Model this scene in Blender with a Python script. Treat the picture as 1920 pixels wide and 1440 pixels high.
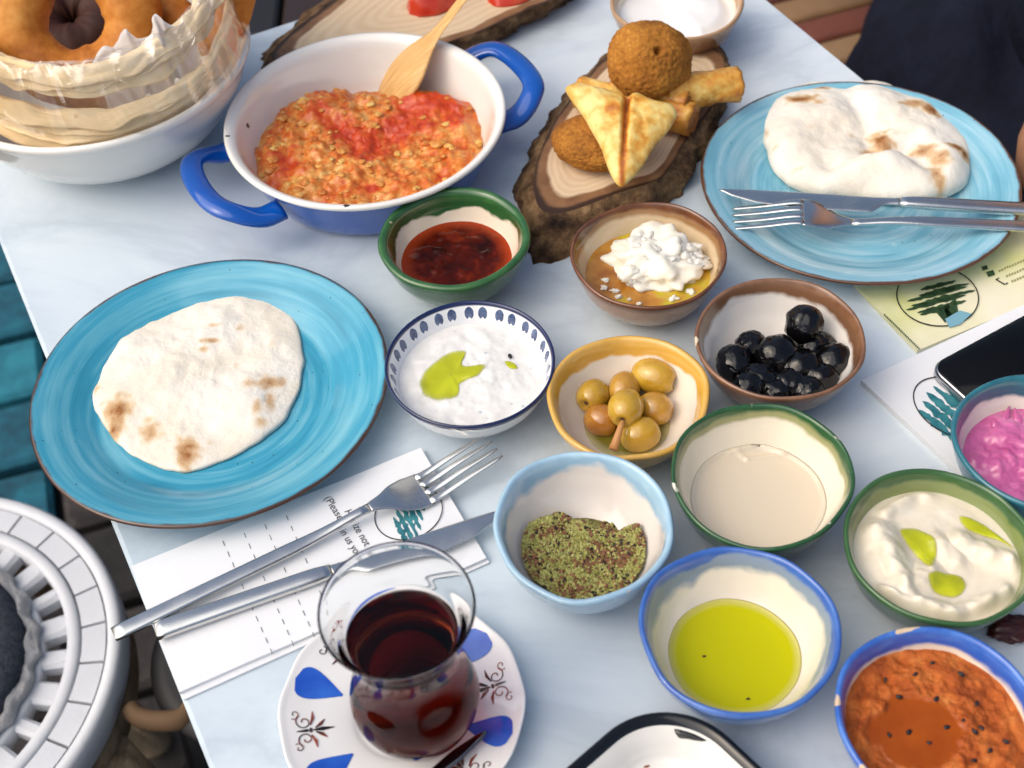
import bpy, bmesh, math, random
import numpy as np
from mathutils import Vector, Matrix, noise as mn

for o in list(bpy.data.objects):
    bpy.data.objects.remove(o)
sc = bpy.context.scene
R = math.radians

# ------------------------------------------------------------------ camera
F_PX, PITCH, ROLL, CH = 2466.29, R(48.945), R(-4.069), 0.5956
_d = Vector((0, math.cos(PITCH), -math.sin(PITCH)))
_r0 = Vector((1, 0, 0)); _u0 = _r0.cross(_d)
CR = _r0 * math.cos(ROLL) + _u0 * math.sin(ROLL)
CU = -_r0 * math.sin(ROLL) + _u0 * math.cos(ROLL)
CD = _d
CAM = Vector((0, 0, CH))
cd = bpy.data.cameras.new('camera'); cam = bpy.data.objects.new('camera', cd)
sc.collection.objects.link(cam)
m = Matrix((CR, CU, -CD)).transposed().to_4x4(); m.translation = CAM
cam.matrix_world = m
cd.sensor_fit = 'HORIZONTAL'; cd.sensor_width = 36; cd.lens = 36 * F_PX / 1920
cd.clip_start = .01; cd.clip_end = 200
cd.dof.use_dof = True; cd.dof.focus_distance = 0.76; cd.dof.aperture_fstop = 9
sc.camera = cam

# ------------------------------------------------------------------ light
SUN_EL, SUN_AZ = R(50), R(-108)          # azimuth measured from +Y, negative = towards -X (back left)
w = bpy.data.worlds.new('World'); sc.world = w; w.use_nodes = True
wt = w.node_tree; wt.nodes.clear()
sky = wt.nodes.new('ShaderNodeTexSky'); sky.sky_type = 'NISHITA'; sky.sun_disc = False
sky.sun_elevation = SUN_EL; sky.sun_rotation = SUN_AZ
sky.air_density = 1.0; sky.dust_density = 5.0; sky.ozone_density = .3; sky.altitude = 0
bg = wt.nodes.new('ShaderNodeBackground'); bg.inputs['Strength'].default_value = .15
wo = wt.nodes.new('ShaderNodeOutputWorld')
wt.links.new(sky.outputs[0], bg.inputs[0]); wt.links.new(bg.outputs[0], wo.inputs[0])
sl = bpy.data.lights.new('sun', 'SUN'); sl.energy = 1.5; sl.angle = R(84); sl.color = (1, .975, .90)
so = bpy.data.objects.new('sun', sl); sc.collection.objects.link(so)
sdir = Vector((math.sin(SUN_AZ) * math.cos(SUN_EL), math.cos(SUN_AZ) * math.cos(SUN_EL), math.sin(SUN_EL)))
so.rotation_euler = (-sdir).to_track_quat('-Z', 'Y').to_euler(); so.location = sdir * 3
vs = sc.view_settings
vs.view_transform = 'Standard'; vs.look = 'None'; vs.gamma = 1; vs.use_curve_mapping = False
vs.exposure = 0.12
try:
    sc.cycles.max_bounces = 12; sc.cycles.transmission_bounces = 12; sc.cycles.transparent_max_bounces = 16
except Exception: pass

# ------------------------------------------------------------------ helpers
S = .78                                  # table-fit units to metres
RNG = random.Random(7)
def P(px, py, z=0.0):
    """photo pixel -> world point on the horizontal plane at height z"""
    v = CD + CR * ((px - 960) / F_PX) - CU * ((py - 720) / F_PX)
    return CAM + v * ((z - CH) / v.z)
def pix(p):
    v = Vector(p) - CAM; d = v.dot(CD)
    return (960 + F_PX * v.dot(CR) / d, 720 - F_PX * v.dot(CU) / d)
def lerp(a, b, t): return a + (b - a) * t
def sstep(a, b, x):
    t = min(1, max(0, (x - a) / (b - a))); return t * t * (3 - 2 * t)
def nz(x, y, z=0, s=1.0, o=3):
    v = 0; a = 1
    for i in range(o):
        v += a * mn.noise(Vector((x * s, y * s, z * s + i * 7.3))); a *= .5; s *= 2.05
    return v
WL = {}
def wloc(o): return WL.get(o.name, Vector((0, 0, 0)))
def tag(o, label=None, cat=None, group=None, kind=None):
    if label: o['label'] = label
    if cat: o['category'] = cat
    if group: o['group'] = group
    if kind: o['kind'] = kind
    return o
def thing(name, loc, label, cat, group=None):
    o = bpy.data.objects.new(name, None); sc.collection.objects.link(o)
    o.empty_display_size = .02; o.location = loc; WL[o.name] = Vector(loc)
    return tag(o, label, cat, group)
def mk(name, V, Fc, mat, parent=None, uv=None, smooth=True, attrs=None, origin=None, mats=None, fm=None):
    V = np.asarray([tuple(v) for v in V], float)
    if origin is None:
        lo, hi = V.min(0), V.max(0)
        origin = Vector(((lo[0] + hi[0]) / 2, (lo[1] + hi[1]) / 2, lo[2]))
    me = bpy.data.meshes.new(name)
    me.from_pydata((V - np.array(origin)).tolist(), [], [tuple(f) for f in Fc])
    if mats:
        for q in mats: me.materials.append(q)
        if fm: me.polygons.foreach_set('material_index', fm)
    else: me.materials.append(mat)
    if smooth: me.polygons.foreach_set('use_smooth', [True] * len(me.polygons))
    if uv is not None:
        l = me.uv_layers.new(name='UVMap')
        idx = np.zeros(len(me.loops), int); me.loops.foreach_get('vertex_index', idx)
        l.data.foreach_set('uv', np.asarray(uv, float)[idx].ravel())
    for k, a in (attrs or {}).items():
        at = me.attributes.new(k, 'FLOAT', 'POINT'); at.data.foreach_set('value', np.asarray(a, float))
    me.update()
    o = bpy.data.objects.new(name, me); sc.collection.objects.link(o)
    WL[o.name] = Vector(origin)
    if parent: o.parent = parent; o.location = Vector(origin) - wloc(parent)
    else: o.location = origin
    return o
def grid_faces(nu, nv, cu=False, base=0, flip=False):
    """nu columns (closed when cu), nv rows, index = j*nu+i"""
    f = []
    for j in range(nv - 1):
        for i in range(nu if cu else nu - 1):
            a = base + j * nu + i; b = base + j * nu + (i + 1) % nu
            q = (a, b, b + nu, a + nu)
            f.append(q[::-1] if flip else q)
    return f
def crom(pts, n):
    """catmull-rom resample of a list of tuples to n points"""
    pts = np.asarray(pts, float); k = len(pts)
    d = np.r_[0, np.cumsum(np.maximum(1e-9, np.linalg.norm(np.diff(pts[:, :2], axis=0), axis=1)))]
    out = []
    for t in np.linspace(0, d[-1], n):
        i = min(k - 2, max(0, int(np.searchsorted(d, t, 'right')) - 1)); s = (t - d[i]) / (d[i + 1] - d[i])
        p0, p1, p2, p3 = pts[max(0, i - 1)], pts[i], pts[i + 1], pts[min(k - 1, i + 2)]
        h = d[i + 1] - d[i]
        m1 = (p2 - p0) / (d[i + 1] - d[max(0, i - 1)]) * h
        m2 = (p3 - p1) / (d[min(k - 1, i + 2)] - d[i]) * h
        out.append((2*s**3-3*s*s+1)*p1 + (s**3-2*s*s+s)*m1 + (-2*s**3+3*s*s)*p2 + (s**3-s*s)*m2)
    return np.array(out)
def closed_smooth(pts, n):
    pts = [tuple(p) for p in pts]; k = len(pts)
    ext = pts[-3:] + pts + pts[:3]
    big = crom(ext, (k + 5) * 40)
    # keep the middle loop
    d = np.r_[0, np.cumsum(np.linalg.norm(np.diff(np.array(ext)[:, :2], axis=0), axis=1))]
    db = np.linspace(0, d[-1], len(big))
    want = np.linspace(d[3], d[3 + k], n, endpoint=False)
    return np.stack([np.interp(want, db, big[:, c]) for c in range(big.shape[1])], -1)
def lathe(name, c, prof, mat, n=96, parent=None, wob=None, m_=70, smooth_prof=True, pinch=True):
    """prof rows: r, z, v ; c = world base centre; wob(theta, r, z)->(r,z)"""
    pr = crom(prof, m_) if smooth_prof else np.array(prof, float)
    V = []; UV = []
    for r, z, v in pr:
        r = max(r, 0)
        for i in range(n):
            t = 2 * math.pi * i / n
            rr, zz = wob(t, r, z) if wob else (r, z)
            V.append((c[0] + rr * math.cos(t), c[1] + rr * math.sin(t), c[2] + zz)); UV.append((i / n, v))
    return mk(name, V, grid_faces(n, len(pr), True), mat, parent, UV, origin=Vector(c))
def tube(path, rad, n=10, cap=True, flat=None, up=Vector((0, 0, 1))):
    """sweep an ellipse along a 3-D path; rad list or number; flat = height/width ratio"""
    pts = [Vector(p) for p in path]; V = []
    for i, p in enumerate(pts):
        t = (pts[min(i + 1, len(pts) - 1)] - pts[max(i - 1, 0)]).normalized()
        sx = t.cross(up)
        if sx.length < 1e-6: sx = t.cross(Vector((0, 1, 0)))
        sx.normalize(); sy = sx.cross(t)
        r = rad[i] if hasattr(rad, '__len__') else rad
        fl = flat if flat else 1
        for k in range(n):
            a = 2 * math.pi * k / n
            V.append(p + sx * (r * math.cos(a)) + sy * (r * fl * math.sin(a)))
    Fc = grid_faces(n, len(pts), True)
    if cap: Fc += [tuple(range(n))[::-1], tuple((len(pts) - 1) * n + k for k in range(n))]
    return V, Fc
def join(lst):
    V = []; Fc = []
    for v, f in lst:
        b = len(V); V += [tuple(x) for x in v]; Fc += [tuple(i + b for i in q) for q in f]
    return V, Fc
def boxg(c, sx, sy, sz, ax=Vector((1, 0, 0)), ay=Vector((0, 1, 0)), bev=0.0):
    """box centred at c (z from c.z to c.z+sz) with chamfered top and vertical edges"""
    az = ax.cross(ay); c = Vector(c); b = bev; V = []; rows = []
    def ring(hx, hy, z, ch):
        base = len(V)
        for x, y in ((-hx + ch, -hy), (hx - ch, -hy), (hx, -hy + ch), (hx, hy - ch), (hx - ch, hy), (-hx + ch, hy), (-hx, hy - ch), (-hx, -hy + ch)):
            V.append(c + ax * x + ay * y + az * z)
        rows.append(base)
    ch = max(b, 1e-5)
    ring(sx/2 - b, sy/2 - b, 0, ch); ring(sx/2, sy/2, b, ch); ring(sx/2, sy/2, sz - b, ch); ring(sx/2 - b, sy/2 - b, sz, ch)
    Fc = grid_faces(8, 4, True) + [tuple(range(8))[::-1], tuple(range(24, 32))]
    return V, Fc
def slab(outline, z0, z1, bev=.001, z_fn=None):
    """closed plate from an outline (list of xy), side walls and slightly rounded edges"""
    O = np.array([(p[0], p[1]) for p in outline]); c = O.mean(0); n = len(O)
    def sh(k): 
        d = O - c; L = np.linalg.norm(d, axis=1, keepdims=True); return c + d * (1 - k / L)
    V = []
    for k, z in ((bev, z0), (0, z0 + bev), (0, z1 - bev), (bev, z1)):
        V += [(x, y, z) for x, y in sh(k)]
    Fc = grid_faces(n, 4, True) + [tuple(range(n))[::-1], tuple(range(3 * n, 4 * n))]
    if O[:, 0] @ np.roll(O[:, 1], -1) - O[:, 1] @ np.roll(O[:, 0], -1) < 0: Fc = [f[::-1] for f in Fc]
    return V, Fc

# ------------------------------------------------------------------ material kit
def C(r, g=None, b=None):
    if g is None: r, g, b = (int(r[i:i + 2], 16) for i in (1, 3, 5))
    f = lambda x: (x / 255 / 12.92) if x / 255 <= .04045 else ((x / 255 + .055) / 1.055) ** 2.4
    return (f(r), f(g), f(b), 1)
class Mat:
    def __init__(s, name, col=None, rough=.5, spec=.5, metal=0, **kw):
        s.m = bpy.data.materials.new(name); s.m.use_nodes = True
        s.t = s.m.node_tree; s.b = s.t.nodes['Principled BSDF']; s.out = s.t.nodes['Material Output']
        s.set('Roughness', rough); s.set('Specular IOR Level', spec); s.set('Metallic', metal)
        if col is not None: s.set('Base Color', col)
        for k, v in kw.items(): s.set(k.replace('_', ' '), v)
        s._tc = None
    def set(s, k, v, node=None):
        i = (node or s.b).inputs[k]
        if isinstance(v, bpy.types.NodeSocket): s.t.links.new(v, i)
        else:
            try: i.default_value = v
            except Exception: i.default_value = tuple(v)[:3]
    def n(s, ty, ins={}, out=0, **props):
        nd = s.t.nodes.new(ty)
        for k, v in props.items(): setattr(nd, k, v)
        for k, v in ins.items(): s.set(k, v, nd)
        return nd.outputs[out]
    def tc(s, k='Object'):
        if s._tc is None: s._tc = s.t.nodes.new('ShaderNodeTexCoord')
        return s._tc.outputs[k]
    def map(s, v, scale=(1, 1, 1), rot=(0, 0, 0), loc=(0, 0, 0)):
        return s.n('ShaderNodeMapping', {'Vector': v, 'Scale': scale, 'Rotation': rot, 'Location': loc})
    def noise(s, scale, detail=3, rough=.55, v=None, dist=0, seed=0):
        v = v or s.tc()
        if seed: v = s.map(v, loc=(seed * 1.37, seed * .71, seed * 2.1))
        return s.n('ShaderNodeTexNoise', {'Vector': v, 'Scale': scale, 'Detail': detail, 'Roughness': rough, 'Distortion': dist})
    def vor(s, scale, v=None, feature='F1', out=0):
        return s.n('ShaderNodeTexVoronoi', {'Vector': v or s.tc(), 'Scale': scale}, out, feature=feature)
    def ramp(s, f, stops, interp='LINEAR'):
        nd = s.t.nodes.new('ShaderNodeValToRGB'); s.t.links.new(f, nd.inputs[0]); cr = nd.color_ramp
        cr.interpolation = interp
        while len(cr.elements) > 1: cr.elements.remove(cr.elements[-1])
        cr.elements[0].position = stops[0][0]; cr.elements[0].color = s.col4(stops[0][1])
        for p, c in stops[1:]:
            e = cr.elements.new(p); e.color = s.col4(c)
        return nd.outputs[0]
    def col4(s, c): return (c, c, c, 1) if isinstance(c, (int, float)) else c
    def mix(s, f, a, b, mode='MIX'):
        nd = s.t.nodes.new('ShaderNodeMix'); nd.data_type = 'RGBA'; nd.blend_type = mode
        s.set(0, f, nd); s.set(6, a, nd); s.set(7, b, nd)
        return nd.outputs[2]
    def mth(s, op, a, b=0.0, c=None, clamp=False):
        nd = s.t.nodes.new('ShaderNodeMath'); nd.operation = op; nd.use_clamp = clamp
        s.set(0, a, nd); s.set(1, b, nd)
        if c is not None: s.set(2, c, nd)
        return nd.outputs[0]
    def attr(s, name): return s.n('ShaderNodeAttribute', {}, 2, attribute_name=name)
    def uv(s, k='Y'):
        sp = s.t.nodes.new('ShaderNodeSeparateXYZ'); s.t.links.new(s.tc('UV'), sp.inputs[0]); return sp.outputs[k]
    def xyz(s, k, v=None):
        sp = s.t.nodes.new('ShaderNodeSeparateXYZ'); s.t.links.new(v or s.tc(), sp.inputs[0]); return sp.outputs[k]
    def bump(s, h, strength=.3, dist=.001):
        nd = s.t.nodes.new('ShaderNodeBump'); s.set('Height', h, nd); s.set('Strength', strength, nd); s.set('Distance', dist, nd)
        if s.b.inputs['Normal'].is_linked:
            s.t.links.new(s.b.inputs['Normal'].links[0].from_socket, nd.inputs['Normal'])
        s.t.links.new(nd.outputs[0], s.b.inputs['Normal'])
        return s
    def sss(s, wgt, rad, scale=.004):
        s.set('Subsurface Weight', wgt); s.set('Subsurface Radius', rad); s.set('Subsurface Scale', scale); return s
def simple(name, col, rough=.5, spec=.5, metal=0, var=.0, vs_=60, bump=0, bs=300, bd=.0006, **kw):
    M = Mat(name, col, rough, spec, metal, **kw)
    if var:
        a = tuple(max(0, x * (1 - var)) for x in col[:3]) + (1,); b = tuple(min(1, x * (1 + var)) for x in col[:3]) + (1,)
        M.set('Base Color', M.ramp(M.noise(vs_, 4), [(.3, a), (.7, b)]))
    if bump: M.bump(M.noise(bs, 4), bump, bd)
    return M.m

# ------------------------------------------------------------------ setting: ground and pavers
GZ = -.74
eL = (P(395, 1440) - P(0, 465)).normalized(); eR = (P(1612, 140) - P(1443, 0)).normalized()
TE = (eL + eR).normalized(); TE.z = 0; TE.normalize()          # along the long side, towards the viewer
TN = Vector((-TE.y, TE.x, 0))                                   # across, from the left side to the right side
if TN.x < 0: TN = -TN
M = Mat('dark_bedding', rough=.95)
M.set('Base Color', M.ramp(M.noise(14, 6), [(.3, C(20, 19, 20)), (.6, C(34, 32, 32)), (.8, C(48, 44, 42))]))
M.bump(M.noise(120, 5), .6, .004)
g = mk('ground', [(-6, -4, GZ - .03), (6, -4, GZ - .03), (6, 8, GZ - .03), (-6, 8, GZ - .03)], [(0, 1, 2, 3)], M.m)
tag(g, kind='structure')
def paver_mat(name, lo, mid, hi):
    M = Mat(name, rough=.75, spec=.35)
    rnd = M.n('ShaderNodeObjectInfo', {}, 5)
    f = M.mth('ADD', M.noise(22, 6, .65), M.mth('MULTIPLY', M.mth('SUBTRACT', rnd, .5), .35))
    M.set('Base Color', M.ramp(f, [(.25, lo), (.5, mid), (.75, hi)]))
    M.bump(M.noise(160, 4), .5, .002); return M.m
pm_teal = paver_mat('teal_painted_stone', C(16, 62, 78), C(24, 96, 116), C(38, 122, 140))
pm_dark = paver_mat('shade_dark_stone', C(24, 22, 23), C(40, 36, 36), C(60, 54, 52))  # the shade under the table, painted in as a darker paver colour
pm_brown = paver_mat('worn_brown_stone', C(46, 30, 22), C(84, 52, 36), C(96, 70, 52))
pu = Vector((.97, .24, 0)).normalized(); pv = Vector((-pu.y, pu.x, 0))
pc = Vector((-.62, 1.15, GZ - .03))
pmesh = {}
for k in range(4):
    V, Fc = boxg((0, 0, 0), .236, .112, .03, bev=.007)
    V = [Vector(v) + Vector((nz(v.x * 9, v.y * 9, k * 3.1) * .006, nz(v.y * 9, v.x * 9, k * 5.7 + 9) * .006, nz(v.x * 8, v.y * 8, k) * .003)) for v in V]
    pmesh[k] = (V, Fc)
protos = {}
for j in range(-11, 12):
    for i in range(-4, 7):
        q = pc + pu * (i * .25 + (.125 if j % 2 else 0)) + pv * (j * .125)
        sx, sy = pix((q.x, q.y, GZ))
        if not (-260 < sx < 800 and -260 < sy < 1700): continue
        if sx > 460 and sy > 120: continue
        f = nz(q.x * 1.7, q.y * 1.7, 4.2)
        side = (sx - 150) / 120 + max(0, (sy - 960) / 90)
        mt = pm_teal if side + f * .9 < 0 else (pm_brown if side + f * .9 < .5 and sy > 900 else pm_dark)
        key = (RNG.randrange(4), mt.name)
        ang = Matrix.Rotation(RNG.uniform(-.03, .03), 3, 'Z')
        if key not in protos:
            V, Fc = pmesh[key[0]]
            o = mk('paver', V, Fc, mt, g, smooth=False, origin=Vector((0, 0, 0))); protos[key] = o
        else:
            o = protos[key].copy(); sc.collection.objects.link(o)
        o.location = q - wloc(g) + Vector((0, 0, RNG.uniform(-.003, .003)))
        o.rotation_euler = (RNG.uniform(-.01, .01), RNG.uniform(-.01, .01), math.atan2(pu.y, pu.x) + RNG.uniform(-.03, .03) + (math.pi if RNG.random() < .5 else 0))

# ------------------------------------------------------------------ table
M = Mat('white_marble', rough=.2, spec=.5)
n1 = M.noise(4.2, 7, .62, v=M.map(M.tc(), (1, 1.5, 1), (0, 0, R(35))), dist=.5); n2 = M.noise(2.2, 3, .5, seed=3)
vein = M.mth('ABSOLUTE', M.mth('SUBTRACT', n1, .5))
base = M.ramp(n2, [(.3, C(196, 210, 219)), (.55, C(216, 226, 233)), (.75, C(226, 234, 238))])
cl = M.ramp(vein, [(0, C(146, 160, 178)), (.035, C(198, 207, 217)), (.10, C(238, 240, 241))])
M.set('Base Color', M.mix(.30, base, cl, 'MULTIPLY'))
mat_marble = M.m
mat_iron = simple('black_iron', C(26, 26, 28), .5, bump=.3, bs=200)
A = P(197, 950); A = A - TE * (A - P(550, 37)).dot(TE)           # left end of the far edge
Wd = (P(1528, 70) - A).dot(TN); Ln = .92
table = thing('cafe_table', (A + TE * Ln / 2 + TN * Wd / 2) + Vector((0, 0, GZ)), 'white marble topped cafe table set with a breakfast spread', 'table')
tc_ = A + TE * (Ln / 2) + TN * (Wd / 2)
V, Fc = boxg(tc_ + Vector((0, 0, -.022)), Ln, Wd, .022, TE, TE.cross(Vector((0, 0, -1))), .0025)
mk('marble_top', V, Fc, mat_marble, table, smooth=False)
col = lathe('pedestal', (tc_.x, tc_.y, GZ + .02), [(.04, 0, 0), (.035, .03, 0), (.03, .1, 0), (.03, .6, 0), (.04, .67, 0), (.09, .695, 1)], mat_iron, 32, table)
V, Fc = boxg(tc_ + Vector((0, 0, GZ)), .42, .42, .02, TE, TE.cross(Vector((0, 0, -1))), .006)
mk('base_plate', V, Fc, mat_iron, table, smooth=False)
V, Fc = boxg(tc_ + Vector((0, 0, -.0295)), Ln * .6, Wd * .6, .007, TE, TE.cross(Vector((0, 0, -1))), .001)
mk('support_plate', V, Fc, mat_iron, table, smooth=False)

# ------------------------------------------------------------------ glazed bowls
def bowl_mat(name, out, rim, inner, drip=.66, amp=.05, soft=.02, rimtop=None, wash=None, wash_w=.05, chip=.72, chipcol=C(214, 196, 168), streak=None, out2=None, seed=1):
    M = Mat(name, rough=.12, spec=.55, Coat_Weight=.3, Coat_Roughness=.05)
    v = M.uv('Y'); nb = M.noise(28, 3, .5, seed=seed); nf = M.noise(120, 4, .6, seed=seed + 2)
    f = M.mth('ADD', v, M.mth('MULTIPLY', M.mth('SUBTRACT', nb, .5), amp * 6))
    f = M.mth('ADD', f, M.mth('MULTIPLY', M.mth('SUBTRACT', nf, .5), amp * .7))
    wc = wash or rim
    rt = rimtop or rim
    # the outside
    oc = M.ramp(M.noise(40, 5, .6, seed=seed + 5), [(.3, out), (.7, out2 or out)])
    rc = M.ramp(M.noise(70, 4, .6, seed=seed + 7), [(.32, rim), (.72, rt)])
    ic = M.ramp(M.noise(45, 4, seed=seed + 9), [(.3, inner), (.7, tuple(min(1, x * 1.06) for x in inner[:3]) + (1,))])
    c = M.mix(M.ramp(v, [(.40, 0), (.445, 1)]), oc, rc)
    c = M.mix(M.ramp(f, [(.555, 0), (.575, 1)]), c, wc)
    c = M.mix(M.ramp(f, [(drip - soft, 0), (drip + soft, 1)]), c, ic)
    # chips near the lip
    near = M.ramp(v, [(.425, 0), (.45, 1), (.52, 1), (.54, 0)])
    ch = M.mth('MULTIPLY', M.ramp(M.noise(55, 2, .5, seed=seed + 11), [(chip, 0), (chip + .012, 1)]), near)
    c = M.mix(ch, c, chipcol)
    # speckles
    sp = M.ramp(M.vor(170), [(.05, 1), (.075, 0)])
    sp = M.mth('MULTIPLY', sp, M.ramp(M.noise(60, 1, seed=seed + 1), [(.62, 0), (.66, .7)]))
    c = M.mix(M.mth('MULTIPLY', sp, .6), c, C(120, 96, 76))
    M.set('Base Color', c)
    M.set('Roughness', M.mth('ADD', M.mth('MULTIPLY', ch, .5), M.ramp(M.noise(30, 3), [(.3, .08), (.7, .16)])))
    M.bump(M.noise(26, 2, seed=seed), .25, .0025); M.bump(M.noise(300, 2), .04, .0006)
    M.bump(ch, -.4, .0008)
    return M.m
BW = {}
def bowl(key, x, y, r, z, mat, label, seed, hfoot=.40, lip=.055, wobk=1.0, name='ceramic_bowl', n=128):
    c = Vector((x * S, y * S, 0)); r *= S; h = z * S; rn = random.Random(seed)
    a, b, d, e = [rn.uniform(0, 6.28) for _ in range(4)]
    prof_o = [(0, .003, 0), (hfoot * r * .8, .003, .02), (hfoot * r * .93, 0, .04), (hfoot * r, .0015, .06), (hfoot * r * 1.02, .006, .09), (r * .66, .2 * h, .2), (r * .86, .5 * h, .31),
              (r * .962, .8 * h, .40), (r * .995, .93 * h, .445)]
    li = lip
    prof_r = [(r * 1.0, .97 * h, .46), (r * (1 - li * .35), 1.0 * h, .49), (r * (1 - li * .8), .993 * h, .515), (r * (1 - li * 1.15), .955 * h, .54)]
    prof_i = [(r * (.955 - li), .85 * h, .58), (r * (.915 - li), .70 * h, .63), (r * (.80 - li), .45 * h, .72), (r * (.62 - li), .25 * h, .80), (r * .34, .15 * h, .9), (r * .12, .125 * h, .96), (0, .12 * h, 1)]
    def wob(t, rr, zz):
        k = wobk * (.3 + .7 * zz / h)
        w_ = .010 * math.sin(2 * t + a) + .007 * math.sin(3 * t + b) + .004 * math.sin(5 * t + d) + .003 * math.sin(9 * t + e)
        dz = (.010 * math.sin(2 * t + d) + .012 * math.sin(3 * t + e)+ .005 * math.sin(7 * t + a)) * h * max(0, zz / h - .5) * 2
        return rr * (1 + k * w_), zz + wobk * dz
    o = lathe(name, c, prof_o + prof_r + prof_i, mat, n, None, wob, 110)
    tag(o, label, 'bowl', 'ceramic bowls of dips and bites on the table')
    pin = crom([(q[0], q[1], q[2]) for q in prof_i], 60)
    BW[key] = dict(c=c, r=r, h=h, wob=wob, pin=pin)
    return o
def rin(key, z):
    """inner radius of a bowl at height z"""
    q = BW[key]['pin']; return float(np.interp(z, q[::-1, 1], q[::-1, 0]))
def fill(name, key, z, mat, hfn=None, nr=40, nt=120, over=.0008, parent=None, attr=None, rmul=1.0):
    """food surface inside a bowl; closed with a shallow underside so that it has volume"""
    B = BW[key]; c = B['c']; r = rin(key, z) * rmul; V = []; UV = []; AT = {k: [] for k in (attr or {})}
    for j in range(nr + 1):
        f = j / nr
        for i in range(nt):
            t = 2 * math.pi * i / nt
            rr, _ = B['wob'](t, f * (r + over), z)
            x, y = rr * math.cos(t), rr * math.sin(t)
            zz = z + (hfn(x, y, f, t) if hfn else 0)
            V.append((c.x + x, c.y + y, zz)); UV.append((i / nt, f))
            for k, fn in (attr or {}).items(): AT[k].append(fn(x, y, f, t))
    nb = len(V)
    for f in (.93, .5, 0.02):
        zz = z - .004 if f > .9 else max(.14 * B['h'], z * .45)
        for i in range(nt):
            t = 2 * math.pi * i / nt
            rr, _ = B['wob'](t, f * min(r, rin(key, zz)), zz)
            V.append((c.x + rr * math.cos(t), c.y + rr * math.sin(t), zz)); UV.append((i / nt, 1))
            for k in AT: AT[k].append(0)
    Fc = grid_faces(nt, nr + 4, True)
    Fc = [f for f in Fc]
    return mk(name, V, Fc, mat, parent, UV, attrs=AT, origin=Vector((c.x, c.y, max(.12 * B['h'], z * .45))))
cream = C(232, 222, 204)
GB = 'handled'
bowl('jam', -.0377, .781, .0605, .052, bowl_mat('glaze_green_jam', C(34, 78, 40), C(38, 84, 42), C(226, 212, 190), .62, .03, .006, C(58, 104, 52), seed=3, out2=C(44, 92, 48), chip=.70), 'thick green glazed bowl of dark red jam beside the blue pan', 3, lip=.10)
bowl('cheese', .1137, .746, .0605, .052, bowl_mat('glaze_brown_cheese', C(150, 104, 66), C(92, 54, 32), C(206, 184, 150), .60, .022, .012, C(120, 74, 44), wash=C(150, 112, 72), seed=8, out2=C(186, 146, 104)), 'brown glazed bowl of white crumbled cheese in golden oil', 8, lip=.045)
bowl('black', .1991, .6498, .0618, .050, bowl_mat('glaze_brown_olives', C(120, 84, 60), C(110, 74, 52), C(222, 216, 208), .615, .028, .012, C(142, 104, 76), wash=C(120, 86, 62), seed=14, out2=C(70, 46, 34)), 'brown rimmed cream bowl of shiny black olives', 14, lip=.05)
bowl('green', .0822, .6086, .0588, .045, bowl_mat('glaze_yellow', C(206, 158, 72), C(208, 160, 70), C(226, 216, 200), .625, .026, .008, C(218, 174, 92), seed=22, out2=C(216, 172, 92)), 'mustard yellow rimmed bowl of green olives with a toothpick', 22, lip=.07, wobk=1.7)
bowl('tahini', .1625, .5242, .0611, .055, bowl_mat('glaze_green_tahini', C(30, 64, 40), C(30, 74, 42), C(228, 218, 198), .595, .016, .008, C(50, 92, 50), wash=C(150, 150, 104), seed=31, out2=C(26, 54, 38), chip=.655, chipcol=C(220, 214, 200)), 'dark green rimmed bowl of smooth beige tahini', 31, lip=.05, wobk=1.3)
bowl('zaatar', .04, .4933, .0597, .055, bowl_mat('glaze_sky', C(158, 190, 210), C(150, 184, 206), C(222, 214, 206), .60, .034, .012, C(172, 204, 220), seed=37, out2=C(180, 206, 220)), 'pale sky blue bowl of dry green spice mix', 37, lip=.07, wobk=1.7)
bowl('oil', .1276, .4085, .0607, .055, bowl_mat('glaze_blue_oil', C(96, 124, 168), C(52, 92, 170), C(228, 218, 202), .63, .034, .016, C(72, 116, 186), wash=C(134, 150, 172), seed=41, out2=C(120, 146, 182)), 'blue rimmed cream bowl holding yellow green olive oil', 41, lip=.06, wobk=1.6)
bowl('hummus', .2644, .4584, .0602, .055, bowl_mat('glaze_green_hummus', C(34, 62, 38), C(50, 86, 46), C(224, 216, 196), .64, .02, .012, C(62, 100, 54), wash=C(126, 138, 84), seed=47, out2=C(44, 78, 44)), 'olive green bowl of creamy hummus with oil pools', 47, lip=.055)
bowl('acuka', .233, .3406, .060, .055, bowl_mat('glaze_blue_red', C(60, 100, 180), C(48, 92, 178), C(224, 212, 192), .60, .02, .010, C(78, 126, 204), seed=53, out2=C(84, 126, 196), chip=.625, chipcol=C(208, 184, 152)), 'chipped blue rimmed bowl of orange red pepper walnut paste', 53, lip=.06, wobk=1.3)
bowl('pink', .3554, .5343, .060, .055, bowl_mat('glaze_teal', C(36, 96, 112), C(40, 100, 116), C(226, 218, 204), .61, .02, .008, C(54, 120, 134), seed=59, out2=C(44, 108, 124)), 'dark teal rimmed bowl of bright pink beetroot dip', 59, lip=.06)
bowl('yoghurt', .1829, 1.0884, .0633, .052, bowl_mat('glaze_tan', C(150, 110, 76), C(168, 132, 96), C(230, 218, 198), .60, .012, .012, C(186, 152, 116), seed=67, out2=C(122, 82, 56)), 'tan rimmed brown bowl of plain white yoghurt behind the croquettes', 67, lip=.06)
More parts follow.
